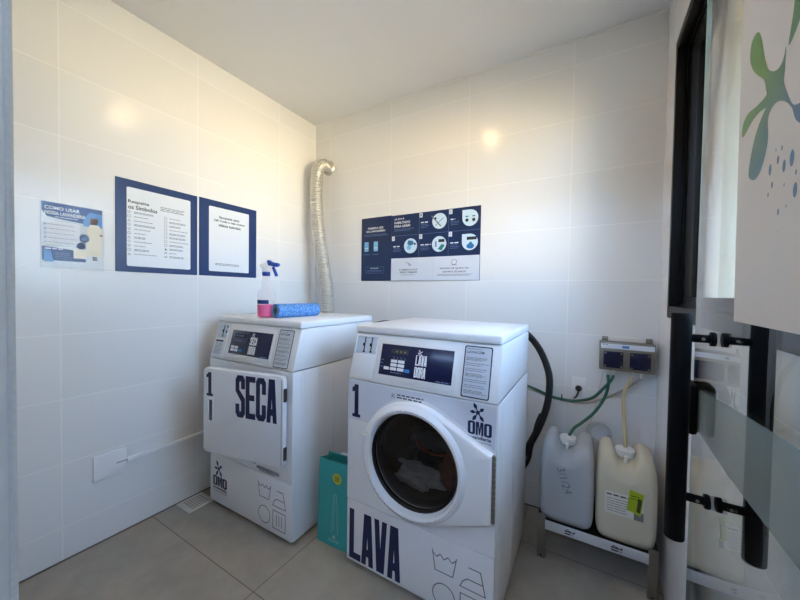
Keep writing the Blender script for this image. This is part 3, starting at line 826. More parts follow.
# small glossy leaflet in clear sleeve
M_leaf = mat('leaflet_paper', srgb(226, 230, 232), .2, noise_amt=.02)
r, f = wall_poster('small blue and white leaflet headed Como usar, leftmost of the papers on left wall', (0.0005, -1.647, 1.366), LU, .213, .291, .002, M_leaf, 'wall_leaflet', 'leaflet')
M_b1 = mat('royal_blue_print', srgb(34, 66, 128), .25, noise_amt=.08, noise_scale=20); M_b2 = mat('sky_blue_print', srgb(92, 146, 204), .25, noise_amt=.12, noise_scale=20)
M_b3 = mat('cream_print', srgb(236, 226, 200), .3, noise_amt=.03); M_skin = mat('printed_skin', srgb(168, 126, 100), .3, noise_amt=.05)
arc = [(.005+.10*t, .205+.06*(1-t)**2) for t in [i/10 for i in range(11)]]
f.poly('picture', M_b1, [(.003, .288), (.003, .250), (.02, .225), (.06, .218), (.213-.003, .205), (.210, .288)], .0006)
f.poly('picture', M_b2, [(.140, .200), (.210, .200), (.210, .265), (.165, .270), (.14, .235)], .0008)
f.text('heading', M_whiteink, 'COMO USAR', .012, .256, .128, .272, .0011, .02)
f.text('heading', M_whiteink, 'NOSSA LAVANDERIA', .012, .234, .148, .250, .0011, .02)
f.lines('small_print', M_whiteink, .045, .222, .13, .230, 1, .003, .0011, .1)
f.rrect('picture', M_whiteink, .012, .100, .128, .205, .008, .0009)
for k in range(5):
    f.lines('small_print', M_grayink, .022, .186-k*.02, .118, .196-k*.02, 1, .003, .0012, .2)
    f.disc('small_print', M_b2, .014, .191-k*.02, .004, .0012)
# printed figure of a person in cap and white shirt
f.poly('picture', M_b3, [(.150, .060), (.207, .060), (.209, .19), (.195, .212), (.165, .212), (.153, .19)], .0010)
f.disc('picture', M_skin, .178, .232, .015, .0012, .02)
f.poly('picture', M_b2, [(.158, .240), (.160, .262), (.178, .268), (.196, .258), (.196, .246)], .0014)
f.disc('picture', M_b1, .143, .142, .018, .0012, .020); f.disc('picture', M_dimink, .143, .142, .012, .0014)
f.disc('picture', M_b1, .132, .105, .016, .0012)
f.disc('picture', M_skin, .205, .165, .006, .0014)
f.poly('picture', M_b1, [(.003, .030), (.148, .030), (.148, .078), (.003, .092)], .0013)
f.poly('picture', M_b2, [(.008, .024), (.040, .024), (.030, .074), (.010, .076)], .0015)
f.lines('small_print', M_whiteink, .012, .078, .07, .086, 1, .004, .0016, .1)
f.lines('small_print', M_dimink, .045, .036, .10, .068, 4, .0022, .0016, .2)
f.rect('picture', M_b3, .105, .045, .150, .088, .0015)
f.lines('small_print', M_ink, .172, .040, .192, .058, 3, .004, .0014, .2)
f.done()
b = MB(); b.box((.0022, -.003, -.012), (.0032, .217, .294)); 
b.build('clear_sleeve', pane_mat('clear_sleeve', (.97, .97, .97, 1), 1.15, .08), r)

# ------------------------------------------------------------------ boards on the back wall
BU = (1, 0, 0)
r, f = wall_poster('narrow navy notice panel headed Primeira vez na lavanderia, joined left of the instruction board', (.508, -.0005, 1.362), BU, .277, .488, .004, M_board, 'notice_panel', 'sign')
f.text('heading', M_whiteink, 'PRIMEIRA VEZ', .062, .398, .205, .413, h, .02); f.text('heading', M_whiteink, 'NA LAVANDERIA?', .048, .374, .222, .390, h, .02)
f.lines('small_print', M_dimink, .03, .342, .25, .362, 2, .003, h, .1)
for x in (.030, .118):
    f.rrect('picture', M_paleblue, x, .228, x+.040, .302, .006, h); f.rect('picture', M_whiteink, x+.006, .25, x+.034, .256, .0012)
    f.lines('small_print', M_dimink, x-.01, .196, x+.05, .212, 1, .004, h, .1)
f.frame('picture', M_dimink, .045, .058, .212, .106, .0015, h)
f.text('heading', M_whiteink, 'DÚVIDAS?', .09, .092, .165, .103, h, .01)
f.lines('small_print', M_dimink, .055, .064, .205, .086, 2, .003, h, .15)
f.done()
r, f = wall_poster('wide navy and white instruction board with six picture panels on the back wall', (.786, -.0005, 1.362), BU, .676, .483, .004, M_board, 'instruction_board', 'sign')
f.rect('white_strip', M_grayprint, .002, .002, .674, .165, h-.0003)
c0, c1, c2, c3 = .004, .232, .456, .674; r0, r1, r2 = .165, .330, .481
for x in (c1, c2): f.rect('divider', M_dimink, x-.0008, r0, x+.0008, r2, h)
f.rect('divider', M_dimink, c0, r1-.0008, c3, r1+.0008, h); f.rect('divider', mat('strip_divider', srgb(190, 196, 206), .4, noise_amt=.01), .345, .01, .3465, .16, h)
f.text('heading', M_whiteink, 'JÁ ESTÁ', .026, .444, .110, .462, h, .02); f.text('heading', M_whiteink, 'HABILITADO', .026, .418, .158, .436, h, .02); f.text('heading', M_whiteink, 'PARA USAR?', .026, .392, .160, .410, h, .02)
f.lines('small_print', M_dimink, .026, .362, .19, .384, 2, .003, h, .2)
M_cell = mat('cell_picture', srgb(206, 226, 238), .35, noise_amt=.02)
M_teal = mat('teal_print', srgb(40, 130, 130), .4, noise_amt=.1); M_blue3 = mat('mid_blue_print', srgb(44, 116, 176), .4, noise_amt=.1)
for num, (x0, x1, y0, y1) in enumerate(((c1, c2, r1, r2), (c2, c3, r1, r2), (c0, c1, r0, r1), (c1, c2, r0, r1), (c2, c3, r0, r1))):
    f.rect('number_tag', M_grayprint, x0+.002, y1-.034, x0+.026, y1-.002, h)
    f.text('number_tag', M_ink, str(num+1), x0+.010, y1-.026, x0+.017, y1-.010, h+.0004)
    cx, cy, rad = x1-.068, (y0+y1)/2+(.004), .054
    f.disc('picture', M_cell, cx, cy, rad, h)
    if num in (1, 4): f.rect('picture', M_cell, cx-rad, cy, cx, cy+rad, h+.0002)
    f.lines('caption', M_whiteink, x0+.014, cy-.004, x0+.014+(.062, .032, .055, .080, .062)[num], cy+.006, 1, .008, h, .02)
    f.lines('small_print', M_dimink, x0+.014, cy-.040, x0+.085, cy-.008, 3, .0028, h, .3)
    if num == 0:
        f.stroke('picture', M_grayink, [(cx-.058, cy+.038), (cx+.01, cy-.035)], .008, h+.0004); f.stroke('picture', M_dimink, [(cx-.03, cy-.03), (cx+.03, cy+.02)], .005, h+.0004)
        f.disc('picture', M_ink, cx-.03, cy+.02, .008, h+.0006)
    if num == 1:
        for dx in (-.022, .024):
            f.disc('picture', M_ink, cx+dx, cy-.014, .011, h+.0004); f.rect('picture', M_teal, cx+dx-.010, cy+.006, cx+dx+.010, cy+.014, h+.0004)
    if num == 2:
        f.disc('picture', M_blue3, cx+.0, cy+.02, .026, h+.0004, .018); f.disc('picture', M_paleblue, cx-.012, cy-.012, .018, h+.0005); f.rect('picture', M_teal, cx-.02, cy+.01, cx-.005, cy+.04, h+.0006); f.disc('picture', M_ink, cx+.035, cy+.012, .008, h+.0005)
    if num == 3:
        f.rect('picture', M_ink, cx-.005, cy+.012, cx+.040, cy+.032, h+.0004); f.poly('picture', M_teal, [(cx-.01, cy-.035), (cx+.02, cy-.045), (cx+.042, cy-.01), (cx+.02, cy+.0)], h+.0004); f.rect('picture', M_dimink, cx-.03, cy-.02, cx-.018, cy+.02, h+.0004)
    if num == 4:
        f.rect('picture', M_ink, cx-.02, cy+.014, cx+.046, cy+.034, h+.0006); f.disc('picture', M_blue3, cx+.004, cy-.026, .026, h+.0005, .018); f.disc('picture', M_blue3, cx+.006, cy-.008, .010, h+.0006)
f.text('heading', M_ink, 'O AMBIENTE ESTÁ', .072, .074, .226, .088, h, .012); f.text('heading', M_ink, 'SENDO FILMADO', .078, .054, .220, .068, h, .012)
f.lines('small_print', M_grayink, .09, .038, .21, .046, 1, .003, h, .1)
f.stroke('picture', M_grayink, [(.130, .132), (.150, .126), (.152, .112), (.166, .108)], .004, h); f.stroke('picture', M_grayink, [(.156, .122), (.172, .116)], .004, h)
f.text('heading', M_ink, 'PRECISA DE AJUDA OU', .398, .074, .604, .088, h, .012); f.text('heading', M_ink, 'SUPORTE TÉCNICO?', .418, .054, .584, .068, h, .012)
f.lines('small_print', M_grayink, .38, .030, .63, .046, 2, .003, h, .1)
f.stroke('picture', M_grayink, [(.500+.018*math.cos(i*.45), .124+.018*math.sin(i*.45)) for i in range(14)], .003, h, True); f.stroke('picture', M_grayink, [(.482, .104), (.518, .104)], .003, h)
f.done()

# ------------------------------------------------------------------ left wall: cover plate, cable channel, floor drain
t = thing('cover_plate', 'blank white cover plate low on the left wall', 'wall plate', (0, -1.4785, .320))
b = MB(); b.box((.0003, 0, 0), (.012, .133, .124), .002); b.build('plate', M_whiteplastic, t)
b = MB(); b.box((.0122, .090, .056), (.0132, .132, .062)); b.build('cable_notch', mat('pale_grey_plastic', srgb(176, 176, 176), .5, noise_amt=.02), t)
b = MB(); b.box((.0003, -1.3445, .366), (.018, -.25, .388), .003)
tag(b.build('cable_channel', M_whiteplastic), 'white cable channel running along the left wall from the cover plate', 'cable channel')
t = thing('floor_drain', 'square white slotted floor drain in front of the dryer corner', 'floor drain', (.080, -1.032, 0))
b = MB(); b.box((-.074, -.076, 0), (.070, .070, .004), .0015); b.build('drain_rim', mat('aged_white_plastic', srgb(214, 210, 200), .45, noise_amt=.03), t)
b = MB()
for i in range(9):
    for j in range(7):
        x = -.050+i*.012; y = -.042+j*.0145
        b.box((-.0022, -.0055, 0), (.0022, .0055, .0005), 0, 1, Matrix.Translation((x, y, .0042)) @ Matrix.Rotation(R(35), 4, 'Z'))
b.build('drain_slots', mat('drain_dark', srgb(96, 92, 86), .7, noise_amt=.1), t)

# ------------------------------------------------------------------ aluminium exhaust duct
t = thing('exhaust_duct', 'ribbed aluminium exhaust duct rising behind the dryer to the wall', 'duct', (.155, 0, 2.31))
P_ = [(0, -.012, 0), (-.004, -.06, .006), (-.012, -.105, -.03), (-.018, -.125, -.10), (-.022, -.128, -.24), (-.006, -.13, -.42), (.035, -.13, -.66), (.088, -.135, -.88), (.122, -.14, -1.02), (.135, -.145, -1.20), (.135, -.145, -1.60)]
b = MB(); b.tube(P_, lambda s, i: .0480+.0024*math.sin(s*2*math.pi/.020), n=28, step=.0022)
b.build('flexible_pipe', M_alu, t, angle=60)
b = MB(); b.lathe([(.062, -.0005), (.062, .004), (.057, .010), (.052, .030), (.048, .030)], 36, Matrix.Rotation(R(90), 4, 'X'), cap0=False, cap1=False)
b.build('wall_flange', M_alu, t)

# ------------------------------------------------------------------ on the dryer: spray bottle and cloth roll
LT = LIDT+.0012
sp_ = thing('spray_bottle', 'spray bottle with pink liquid and blue trigger standing on the dryer', 'spray bottle', (.478, -.858, LT), R(25))
sp_.scale = (1.13, 1.13, 1.0)
M_pet = pane_mat('clear_bottle_plastic', (.93, .90, .90, 1), 1.3, .12)
def bottle_prof(shrink=0.0):
    return [(.028-shrink, 0.0), (.037-shrink, .003), (.041-shrink, .012), (.041-shrink, .128), (.039-shrink, .145), (.032-shrink, .160), (.026-shrink, .172), (.022-shrink, .20), (.019-shrink, .232), (.015-shrink, .245)]
b = MB(); b.lathe(bottle_prof(), 40, cap1=False)
m = frosted_mat('milky_bottle', (.90, .80, .78, 1), .82)
b.build('bottle', m, sp_)
b = MB(); b.lathe([(.027, .003), (.037, .005), (.0404, .014), (.0404, .074)], 40)
b.build('pink_liquid', mat('pink_liquid', srgb(255, 92, 160), .15, noise_amt=.03, spec=.4), sp_)
b = MB(); n = 24
b.loft([[(.0415*math.cos(R(-195+150*i/n)), .0415*math.sin(R(-195+150*i/n)), z) for i in range(n+1)] for z in (.078, .100)], closed=False)
b.build('bottle_label', mat('navy_label', srgb(34, 66, 130), .35, noise_amt=.05), sp_)
M_blueplastic = mat('blue_plastic', srgb(34, 78, 168), .35, noise_amt=.04)
b = MB(); b.lathe([(.0185, .238), (.0195, .240), (.0195, .258), (.017, .260)], 28); b.build('collar', M_blueplastic, sp_)
b = MB()
b.prism([(-.018, -.010, .258), (.016, -.010, .258), (.020, -.010, .275), (.040, -.010, .288), (.040, -.010, .308), (.006, -.010, .314), (-.026, -.010, .306), (-.034, -.010, .292), (-.022, -.010, .280)], (0, .020, 0), .005)
b.build('sprayer_head', M_whiteplastic, sp_)
b = MB(); b.prism([(.014, -.011, .296), (.058, -.011, .288), (.070, -.011, .296), (.068, -.011, .310), (.034, -.011, .316), (.020, -.011, .328), (.006, -.011, .324)], (0, .022, 0), .003)
b.build('nozzle', M_blueplastic, sp_)
b = MB(); b.tube([(.032, 0, .300), (.038, 0, .285), (.045, 0, .266), (.052, 0, .248), (.056, 0, .236)], .0078, n=12); b.build('trigger', M_blueplastic, sp_)

roll = thing('cloth_roll', 'roll of blue patterned cleaning cloth lying on the dryer', 'cloth roll', (.566, -.866, LT+.0400), R(-5))
m = bpy.data.materials.new('blue_speckled_cloth'); m.use_nodes = True; nt = m.node_tree; bs = nt.nodes['Principled BSDF']
vo = nt.nodes.new('ShaderNodeTexVoronoi'); vo.inputs['Scale'].default_value = 95; nz = nt.nodes.new('ShaderNodeTexNoise'); nz.inputs['Scale'].default_value = 40
cr = nt.nodes.new('ShaderNodeValToRGB'); cr.color_ramp.elements[0].color = srgb(150, 188, 226); cr.color_ramp.elements[0].position = .12; cr.color_ramp.elements[1].color = srgb(78, 136, 200); cr.color_ramp.elements[1].position = .55
tc = nt.nodes.new('ShaderNodeTexCoord'); nt.links.new(tc.outputs['Object'], vo.inputs['Vector']); nt.links.new(vo.outputs['Distance'], cr.inputs[0]); nt.links.new(cr.outputs[0], bs.inputs['Base Color']); bs.inputs['Roughness'].default_value = .85
b = MB(); b.lathe([(.022, .002), (.035, 0), (.040, .004), (.040, .290), (.035, .294), (.022, .292), (.022, .002)], 40, Matrix.Rotation(R(-90), 4, 'X'), cap0=False, cap1=False)
b.build('rolled_cloth', m, roll)
b = MB(); b.lathe([(.0215, -.001), (.0225, .0), (.0225, .293), (.019, .294), (.018, .0), (.0215, -.001)], 32, Matrix.Rotation(R(-90), 4, 'X'), cap0=False, cap1=False)
b.build('cardboard_core', mat('core_board', srgb(108, 118, 140), .8, noise_amt=.05), roll)

# ------------------------------------------------------------------ teal bag between the machines
bag = thing('shopping_bag', 'teal paper shopping bag with yellow round sticker standing between the machines', 'bag', (.905, -.868, 0), R(3))
M_tealbag = mat('teal_bag_paper', srgb(62, 166, 166), .45, noise_amt=.06, noise_scale=12, bump=.08)
b = MB(); w0, d0, hb = .205, .12, .432
def bagring(z, w, d, lean, pinch):
    return [(lean, 0, z), (w*.5+lean, -.004, z), (w+lean, 0, z), (w-pinch+lean, d/2, z), (w+lean, d, z), (w*.5+lean, d, z), (lean, d, z), (pinch+lean, d/2, z)]
b.loft([bagring(0, w0, d0, 0, 0), bagring(.15, w0, d0*.97, .003, .006), bagring(.32, w0-.002, d0*.85, .008, .016), bagring(hb, w0-.006, d0*.62, .012, .022),
        [(x*.992+.001, y*.94+.002, z) for x, y, z in bagring(hb, w0-.006, d0*.62, .012, .022)], [(x*.98+.002, y*.9+.004, z-.2) for x, y, z in bagring(hb, w0-.004, d0*.7, .012, .02)]], cap0=True)
b.build('bag_body', M_tealbag, bag, angle=30)
b = MB(); b.prism([(.02, d0*.55, .40), (.19, d0*.55, .40), (.186, d0*.58, .426), (.11, d0*.58, .430), (.03, d0*.58, .424)], (0, .003, 0)); b.build('bag_flap', mat('teal_bag_inside', srgb(40, 128, 124), .5, noise_amt=.05), bag)
b = MB(); b.prism([(.10, d0*.5, .44), (.135, d0*.5, .442), (.134, d0*.52, .452), (.102, d0*.52, .450)], (0, .002, 0)); b.build('paper_tag', M_sheet, bag)
ff = Face((.008, -.0042, 0), (1, 0, 0), (0, 0, 1), bag)
ff.disc('round_sticker', mat('yellow_sticker', srgb(196, 200, 70), .4, noise_amt=.05), .120, .352, .027, .0020)
ff.lines('round_sticker', mat('olive_ink', srgb(90, 110, 40), .5, noise_amt=.05), .106, .338, .136, .366, 3, .005, .0024, .2)
M_bagline = mat('pale_teal_line', srgb(150, 200, 190), .5, noise_amt=.03)
ff.stroke('bag_print', M_bagline, [(.088, .075), (.094, .20), (.102, .27), (.116, .27), (.122, .20), (.124, .075)], .0028, .0018)
ff.stroke('bag_print', M_bagline, [(.100, .09), (.108, .25)], .002, .0018)
ff.disc('bag_print', M_bagline, .102, .055, .010, .0018, .008); ff.lines('bag_print', M_bagline, .070, .028, .138, .044, 2, .004, .0018, .1)
ff.done()

# ------------------------------------------------------------------ right-hand corner: hoses, socket, pump, jugs
b = MB(); b.tube([(1.735, -.272, 1.085), (1.76, -.20, 1.074), (1.803, -.14, 1.032), (1.856, -.14, .959), (1.894, -.14, .864), (1.904, -.14, .783), (1.894, -.14, .671), (1.861, -.14, .553), (1.817, -.14, .447), (1.775, -.17, .36), (1.72, -.2, .27)], lambda s, i: .0180+.0012*math.sin(s*2*math.pi/.012), n=18, step=.003)
tag(b.build('drain_hose', M_rubber), 'thick black corrugated hose arching out behind the washing machine', 'hose')
b = MB(); b.tube([(1.86, -.10, .60), (1.838, -.095, .534), (1.812, -.095, .40), (1.80, -.12, .33), (1.76, -.16, .25)], .011, n=12)
tag(b.build('power_cable', M_black), 'thin black cable hanging below the thick black hose', 'cable')
b = MB(); b.tube([(.72, -.3085, .90), (.72, -.24, .97), (.735, -.16, 1.035), (.79, -.115, 1.058), (.87, -.115, 1.062), (.95, -.12, 1.062), (1.05, -.14, 1.04), (1.17, -.20, 1.00), (1.22, -.2735, .96)], .013, n=14)
tag(b.build('rubber_hose', M_rubber), 'black rubber hose glimpsed behind the back edge between the machines', 'hose')

ob = thing('wall_socket', 'white rectangular power socket plate on the back wall beside the hose', 'socket', (2.002, 0, .690))
b = MB(); b.box((0, -.009, 0), (.077, -.0003, .128), .003); b.build('socket_plate', M_whiteplastic, ob)
b = MB(); b.box((.018, -.011, .035), (.058, -.0085, .095), .002); b.build('socket_insert', M_whiteplastic, ob)
pl = thing('power_plug', 'black plug with short cord pushed into the white wall socket', 'plug', (2.040, -.0112, .756))
b = MB(); b.cyl((0, 0, 0), (0, -.016, 0), .017, .015, n=20, bev=.003); b.cyl((0, -.015, 0), (0, -.034, -.004), .012, .007, n=16); b.build('plug_body', M_black, pl)
b = MB(); b.tube([(0, -.030, -.004), (-.002, -.040, -.018), (-.010, -.036, -.040), (-.020, -.020, -.052)], .0045, n=10); b.build('plug_cord', M_black, pl)

pump = thing('dosing_pump', 'steel wall-mounted dosing pump box with two dark square covers', 'dosing pump', (2.133, 0, .890))
b = MB(); b.box((0, -.080, 0), (.236, -.004, .145), .004); b.build('housing', M_steel, pump)
for x in (.010, .200):
    b = MB(); b.box((x, -.030, .140), (x+.028, -.026, .170), .001); b.cyl((x+.014, -.034, .157), (x+.014, -.0005, .157), .005, n=12); b.build('mounting_tab', M_steel, pump)
fp = Face((0, -.080, 0), (1, 0, 0), (0, 0, 1), pump)
fp.rect('nameplate', M_grayprint, .006, .113, .231, .137, .0008)
fp.lines('nameplate_print', M_ink, .012, .131, .044, .135, 1, .003, .0012, .1); fp.rect('nameplate_print', M_blue3, .098, .119, .128, .131, .0012);
fp.lines('nameplate_print', M_grayink, .09, .142, .13, .145, 1, .002, .0012)
fp.done()
M_cover = mat('dark_blue_cover', srgb(14, 18, 52), .25, noise_amt=.08)
for x in (.018, .131):
    b = MB(); b.box((x, -.094, .016), (x+.085, -.080, .099), .003); cv = b.build('pump_cover', M_cover, pump)
    for dx in (.008, .077):
        for dz in (.024, .091):
            s = MB(); s.cyl((x+dx, -.094, dz), (x+dx, -.0965, dz), .0042, n=12); s.build('screw', M_steel, cv)
for x in (.040, .064, .145, .180):
    b = MB(); b.cyl((x, -.085, .001), (x, -.085, -.016), .008, n=14); b.cyl((x, -.085, -.016), (x, -.085, -.026), .0055, n=12); b.build('hose_nipple', mat('pale_fitting', srgb(190, 190, 184), .4, noise_amt=.03), pump)
M_green = mat('green_hose', srgb(36, 92, 74), .35, noise_amt=.08); M_beige = mat('beige_tube', srgb(186, 168, 126), .3, noise_amt=.06); M_greytube = mat('milky_tube', srgb(168, 164, 150), .3, noise_amt=.05)
b = MB(); b.tube([(1.77, -.25, .80), (1.80, -.13, .755), (1.85, -.09, .728), (1.903, -.09, .709), (1.965, -.09, .702), (2.027, -.09, .704), (2.105, -.09, .734), (2.157, -.09, .796), (2.190, -.088, .845), (2.197, -.085, .868)], .0075, n=12)
tag(b.build('green_tube', M_green), 'green tube drooping from the dosing pump to behind the washing machine', 'tube')
b = MB(); b.tube([(2.173, -.085, .868), (2.176, -.088, .814), (2.161, -.10, .749), (2.118, -.125, .672), (2.066, -.165, .622), (2.030, -.215, .600), (2.010, -.238, .566)], .0075, n=12)
tag(b.build('green_tube', M_green), 'green tube dropping from the dosing pump into the left jug', 'tube')
b = MB(); b.tube([(2.278, -.085, .868), (2.262, -.09, .835), (2.246, -.10, .80), (2.240, -.12, .748), (2.242, -.17, .666), (2.244, -.22, .61), (2.2445, -.238, .566)], .008, n=12)
tag(b.build('beige_tube', M_beige), 'beige tube dropping from the dosing pump into the right jug', 'tube')
b = MB(); b.tube([(2.313, -.085, .868), (2.300, -.07, .848), (2.271, -.062, .815), (2.208, -.058, .765), (2.142, -.060, .722), (2.073, -.062, .696), (2.0, -.065, .690), (1.90, -.065, .698), (1.82, -.10, .73), (1.77, -.20, .77)], .0065, n=12)
tag(b.build('milky_tube', M_greytube), 'milky tube curving from the pump behind the green tube', 'tube')
b = MB(); b.cyl((1.962, -.0905, .700), (1.962, -.0905, .728), .003, n=8); b.torus((1.962, -.0905, .702), (1, 0, 0), .0095, .0025, 20, 8)
tag(b.build('cable_tie', M_black), 'black cable tie round the drooping green tube', 'cable tie')
b = MB()
for k, (rr_, dx) in enumerate(((.054, 0), (.048, .004), (.057, -.003))): b.torus((2.145+dx, -.012-.008*k, .534), (0, 1, 0), rr_, .0028, 48, 8)
b.tube([(2.10, -.02, .575), (2.12, -.018, .66), (2.134, -.02, .76), (2.150, -.03, .84), (2.150, -.06, .875)], .003, n=8)
tag(b.build('tubing_coil', mat('clear_tubing', srgb(214, 213, 206), .25, noise_amt=.03)), 'coil of thin clear tubing hanging on the wall between the jugs', 'tubing')

st = thing('jug_rack', 'low steel rack with four angle legs carrying two jugs', 'rack', (1.890, -.385, 0))
SW, SD, SH = .470, .330, .168
b = MB(); b.box((.004, .004, SH-.006), (SW-.004, SD, SH), .001); b.box((.004, SD-.004, SH), (SW-.004, SD, SH+.03), .001)
b.build('shelf', M_steel, st)
b = MB(); b.box((.006, .006, SH), (SW-.006, SD-.006, SH+.004), .001)
for lo, hi in (((.004, .004, SH), (.010, SD-.004, SH+.05)), ((SW-.010, .004, SH), (SW-.004, SD-.004, SH+.05)), ((.004, .004, SH), (SW-.004, .010, SH+.018))): b.box(lo, hi, .001)
b.build('tray_lining', M_rubber, st)
b = MB(); b.box((.034, -.0015, .146), (SW-.034, .004, .190), .001); rail = b.build('front_rail', mat('white_rail', srgb(205, 206, 208), .35, noise_amt=.02), st)
fr_ = Face((.034, -.0015, .146), (1, 0, 0), (0, 0, 1), rail)
for x in (.085, .268):
    fr_.lines('rail_print', M_ink, x, .008, x+.042, .030, 2, .006, .0006, .2); fr_.stroke('rail_print', M_navy, [(x+.002, .026), (x+.012, .034), (x+.03, .024), (x+.042, .030)], .003, .0006)
fr_.done()
for x, sx in ((0, 1), (SW, -1)):
    for y, sy in ((0, 1), (SD, -1)):
        b = MB(); b.box((min(x, x+sx*.036), min(y, y+sy*.003), 0.003), (max(x, x+sx*.036), max(y, y+sy*.003), SH+.046), .0008); b.box((min(x, x+sx*.003), min(y, y+sy*.036), .003), (max(x, x+sx*.003), max(y, y+sy*.036), SH+.046), .0008)
        b.box((min(x, x+sx*.036), min(y, y+sy*.036), 0), (max(x, x+sx*.036), max(y, y+sy*.036), .004))
        lg = b.build('leg', M_steel, st)
        c = MB(); c.cyl((x+sx*.018, y, .012), (x+sx*.018, y-sy*.003, .012), .004, n=10) if sy > 0 else None
        if sy > 0: c.build('bolt', M_black, lg)
        else: c.bm.free()

def jug(label, loc, w, d, hgt, m, capmat, seed):
    j = thing('plastic_jug', label, 'jug', loc)
    b = bmesh.new(); bmesh.ops.create_cube(b, size=2.0)
    bmesh.ops.subdivide_edges(b, edges=b.edges[:], cuts=19, use_grid_fill=True)
    for v in b.verts:
        x, y, z = v.co
        # rounded box
        p = 7.0
        def sup3(x, y, z):
            mx = max(abs(x), abs(y), abs(z)); l = (abs(x)**p+abs(y)**p+abs(z)**p)**(1/p)
            return (x*mx/l*1.0, y*mx/l, z*mx/l)
        x, y, z = sup3(x, y, z)
        tz = (z+1)/2
        X, Y, Z = x*w/2, y*d/2, tz*hgt
        if tz > .62:                                           # saddle for the cap between two shoulders
            k = (tz-.62)/.38; k = k*k*(3-2*k)
            g = math.exp(-((x*w/2)/(w*.20))**4)
            Z -= .052*k*g+.022*k*max(0, -y-.1)**1.5
            X *= 1-.05*k; Y *= 1-.10*k
        # waist ribs
        Y -= math.copysign(.004, Y)*(1 if abs(x) < .72 and .12 < tz < .70 and abs(y) > .85 else 0)
        v.co = (X, Y, Z)
    mb = MB(); mb.add(b); body = mb.build('jug_body', m, j, angle=60)
    sd = body.modifiers.new('s', 'SUBSURF'); sd.levels = 1; sd.render_levels = 1
    zc = hgt-.048
    b = MB(); b.cyl((0, 0, zc-.01), (0, 0, zc+.022), .030, n=28); b.build('neck', m, j)
    b = MB(); b.lathe([(.037, zc+.006), (.039, zc+.010), (.039, zc+.034), (.036, zc+.037), (.010, zc+.037)], 32); 
    for i in range(24):
        a = 2*math.pi*i/24; b.box((-.0012, -.0016, 0), (.0012, .0016, .018), 0, 1, Matrix.Translation((.039*math.cos(a), .039*math.sin(a), zc+.013)) @ Matrix.Rotation(a, 4, 'Z'))
    b.box((-.006, -.052, zc-.02), (.006, -.034, zc+.02), .003); b.cyl((0, -.046, zc-.036), (0, -.046, zc+.006), .0065, n=12)
    b.build('cap', capmat, j)
    return j
M_jug1 = mat('milky_white_hdpe', srgb(180, 184, 187), .4, noise_amt=.03, noise_scale=8, sss=.4)
M_jug2 = mat('creamy_hdpe', srgb(208, 200, 176), .4, noise_amt=.03, noise_scale=8, sss=.4)
M_cap = mat('jug_cap_white', srgb(228, 228, 222), .4, noise_amt=.02)
j1 = jug('milky white plastic jug with handwritten marks, left one on the steel rack', (2.006, -.245, SH+.005), .236, .262, .402, M_jug1, M_cap, 1)
fj = Face((0, -.1275, 0), (1, 0, 0), (0, 0, 1), j1)
fj.text('handwriting', M_grayink, '3/1/24', -.064, .208, .056, .242, .0012, -.008, R(-72))
fj.done()
j2 = jug('cream coloured full plastic jug with paper label, right one on the steel rack', (2.243, -.245, SH+.005), .228, .262, .402, M_jug2, M_cap, 2)
fj = Face((0, -.1275, 0), (1, 0, 0), (0, 0, 1), j2)
fj.rect('paper_label', mat('jug_label_paper', srgb(222, 218, 206), .5, noise_amt=.02), -.078, .138, .062, .236, .0010)
fj.rect('paper_label', M_grey, .028, .138, .062, .175, .0013)
fj.lines('label_print', M_ink, -.072, .218, .02, .228, 1, .006, .0014, .05)
fj.lines('label_print', M_grayink, -.072, .146, .02, .212, 6, .0025, .0014, .3)
fj.poly('lime_sticker', mat('lime_sticker', srgb(168, 186, 30), .45, noise_amt=.06), [(.002, .175), (.052, .160), (.062, .256), (.012, .266)], .0018)
fj.poly('lime_sticker', mat('dark_olive_ink', srgb(62, 72, 20), .5, noise_amt=.06), [(.036, .176), (.049, .172), (.055, .232), (.042, .236)], .0022)
fj.lines('lime_sticker', MATS['dark_olive_ink'], .016, .222, .05, .246, 2, .004, .0022, .2)
fj.done()

# ------------------------------------------------------------------ open glass door by the right wall
TH = R(90-2.2)
GP = Vector((2.291, -1.29, 0))
gd = thing('glass_door', 'open frameless glass door with long black pull handles at the right', 'glass door', GP, TH)
# local x runs along the glass towards its free edge, local +y faces the room
b = MB(); b.box((-.655, -.004, .012), (.163, .004, 2.14), .0012); b.build('glass_panel', pane_mat('door_glass', (.96, .975, .97, 1), 1.17), gd)
b = MB(); b.box((.163, -.004, .012), (.1645, .004, 2.14)); b.build('polished_edge', mat('glass_edge', srgb(150, 176, 168), .2, noise_amt=.02), gd)
for side, nm in ((.052, 1), (-.055, -1)):
    b = MB(); b.cyl((-.004, side, .818), (-.004, side, 1.246), .0158, n=32, bev=.002); hd = b.build('pull_handle', M_blackmetal, gd)
    for z in (1.200, .902):
        s = MB(); s.cyl((-.004, side, z), (-.004, nm*.004, z), .0075, n=20); s.cyl((-.004, nm*.012, z), (-.004, nm*.004, z), .013, n=24, bev=.0015); s.build('standoff', M_blackmetal, hd)
        s = MB(); s.cyl((-.004-.0074, side*.42, z), (-.004-.0085, side*.42, z), .0028, n=12); s.build('grub_screw', M_steel, hd)
b = MB(); b.box((.098, .004, .985), (.168, .022, 1.092), .008); b.box((.098, -.022, .985), (.168, -.004, 1.092), .008); b.box((.160, -.02, .99), (.172, .02, 1.088), .004)
lk = b.build('lock_case', M_blackmetal, gd)
b = MB(); b.cyl((.135, .022, 1.066), (.135, .028, 1.066), .010, n=20); b.box((.126, .022, 1.005), (.144, .026, 1.030), .002); b.build('lock_cylinder', M_grey, lk)
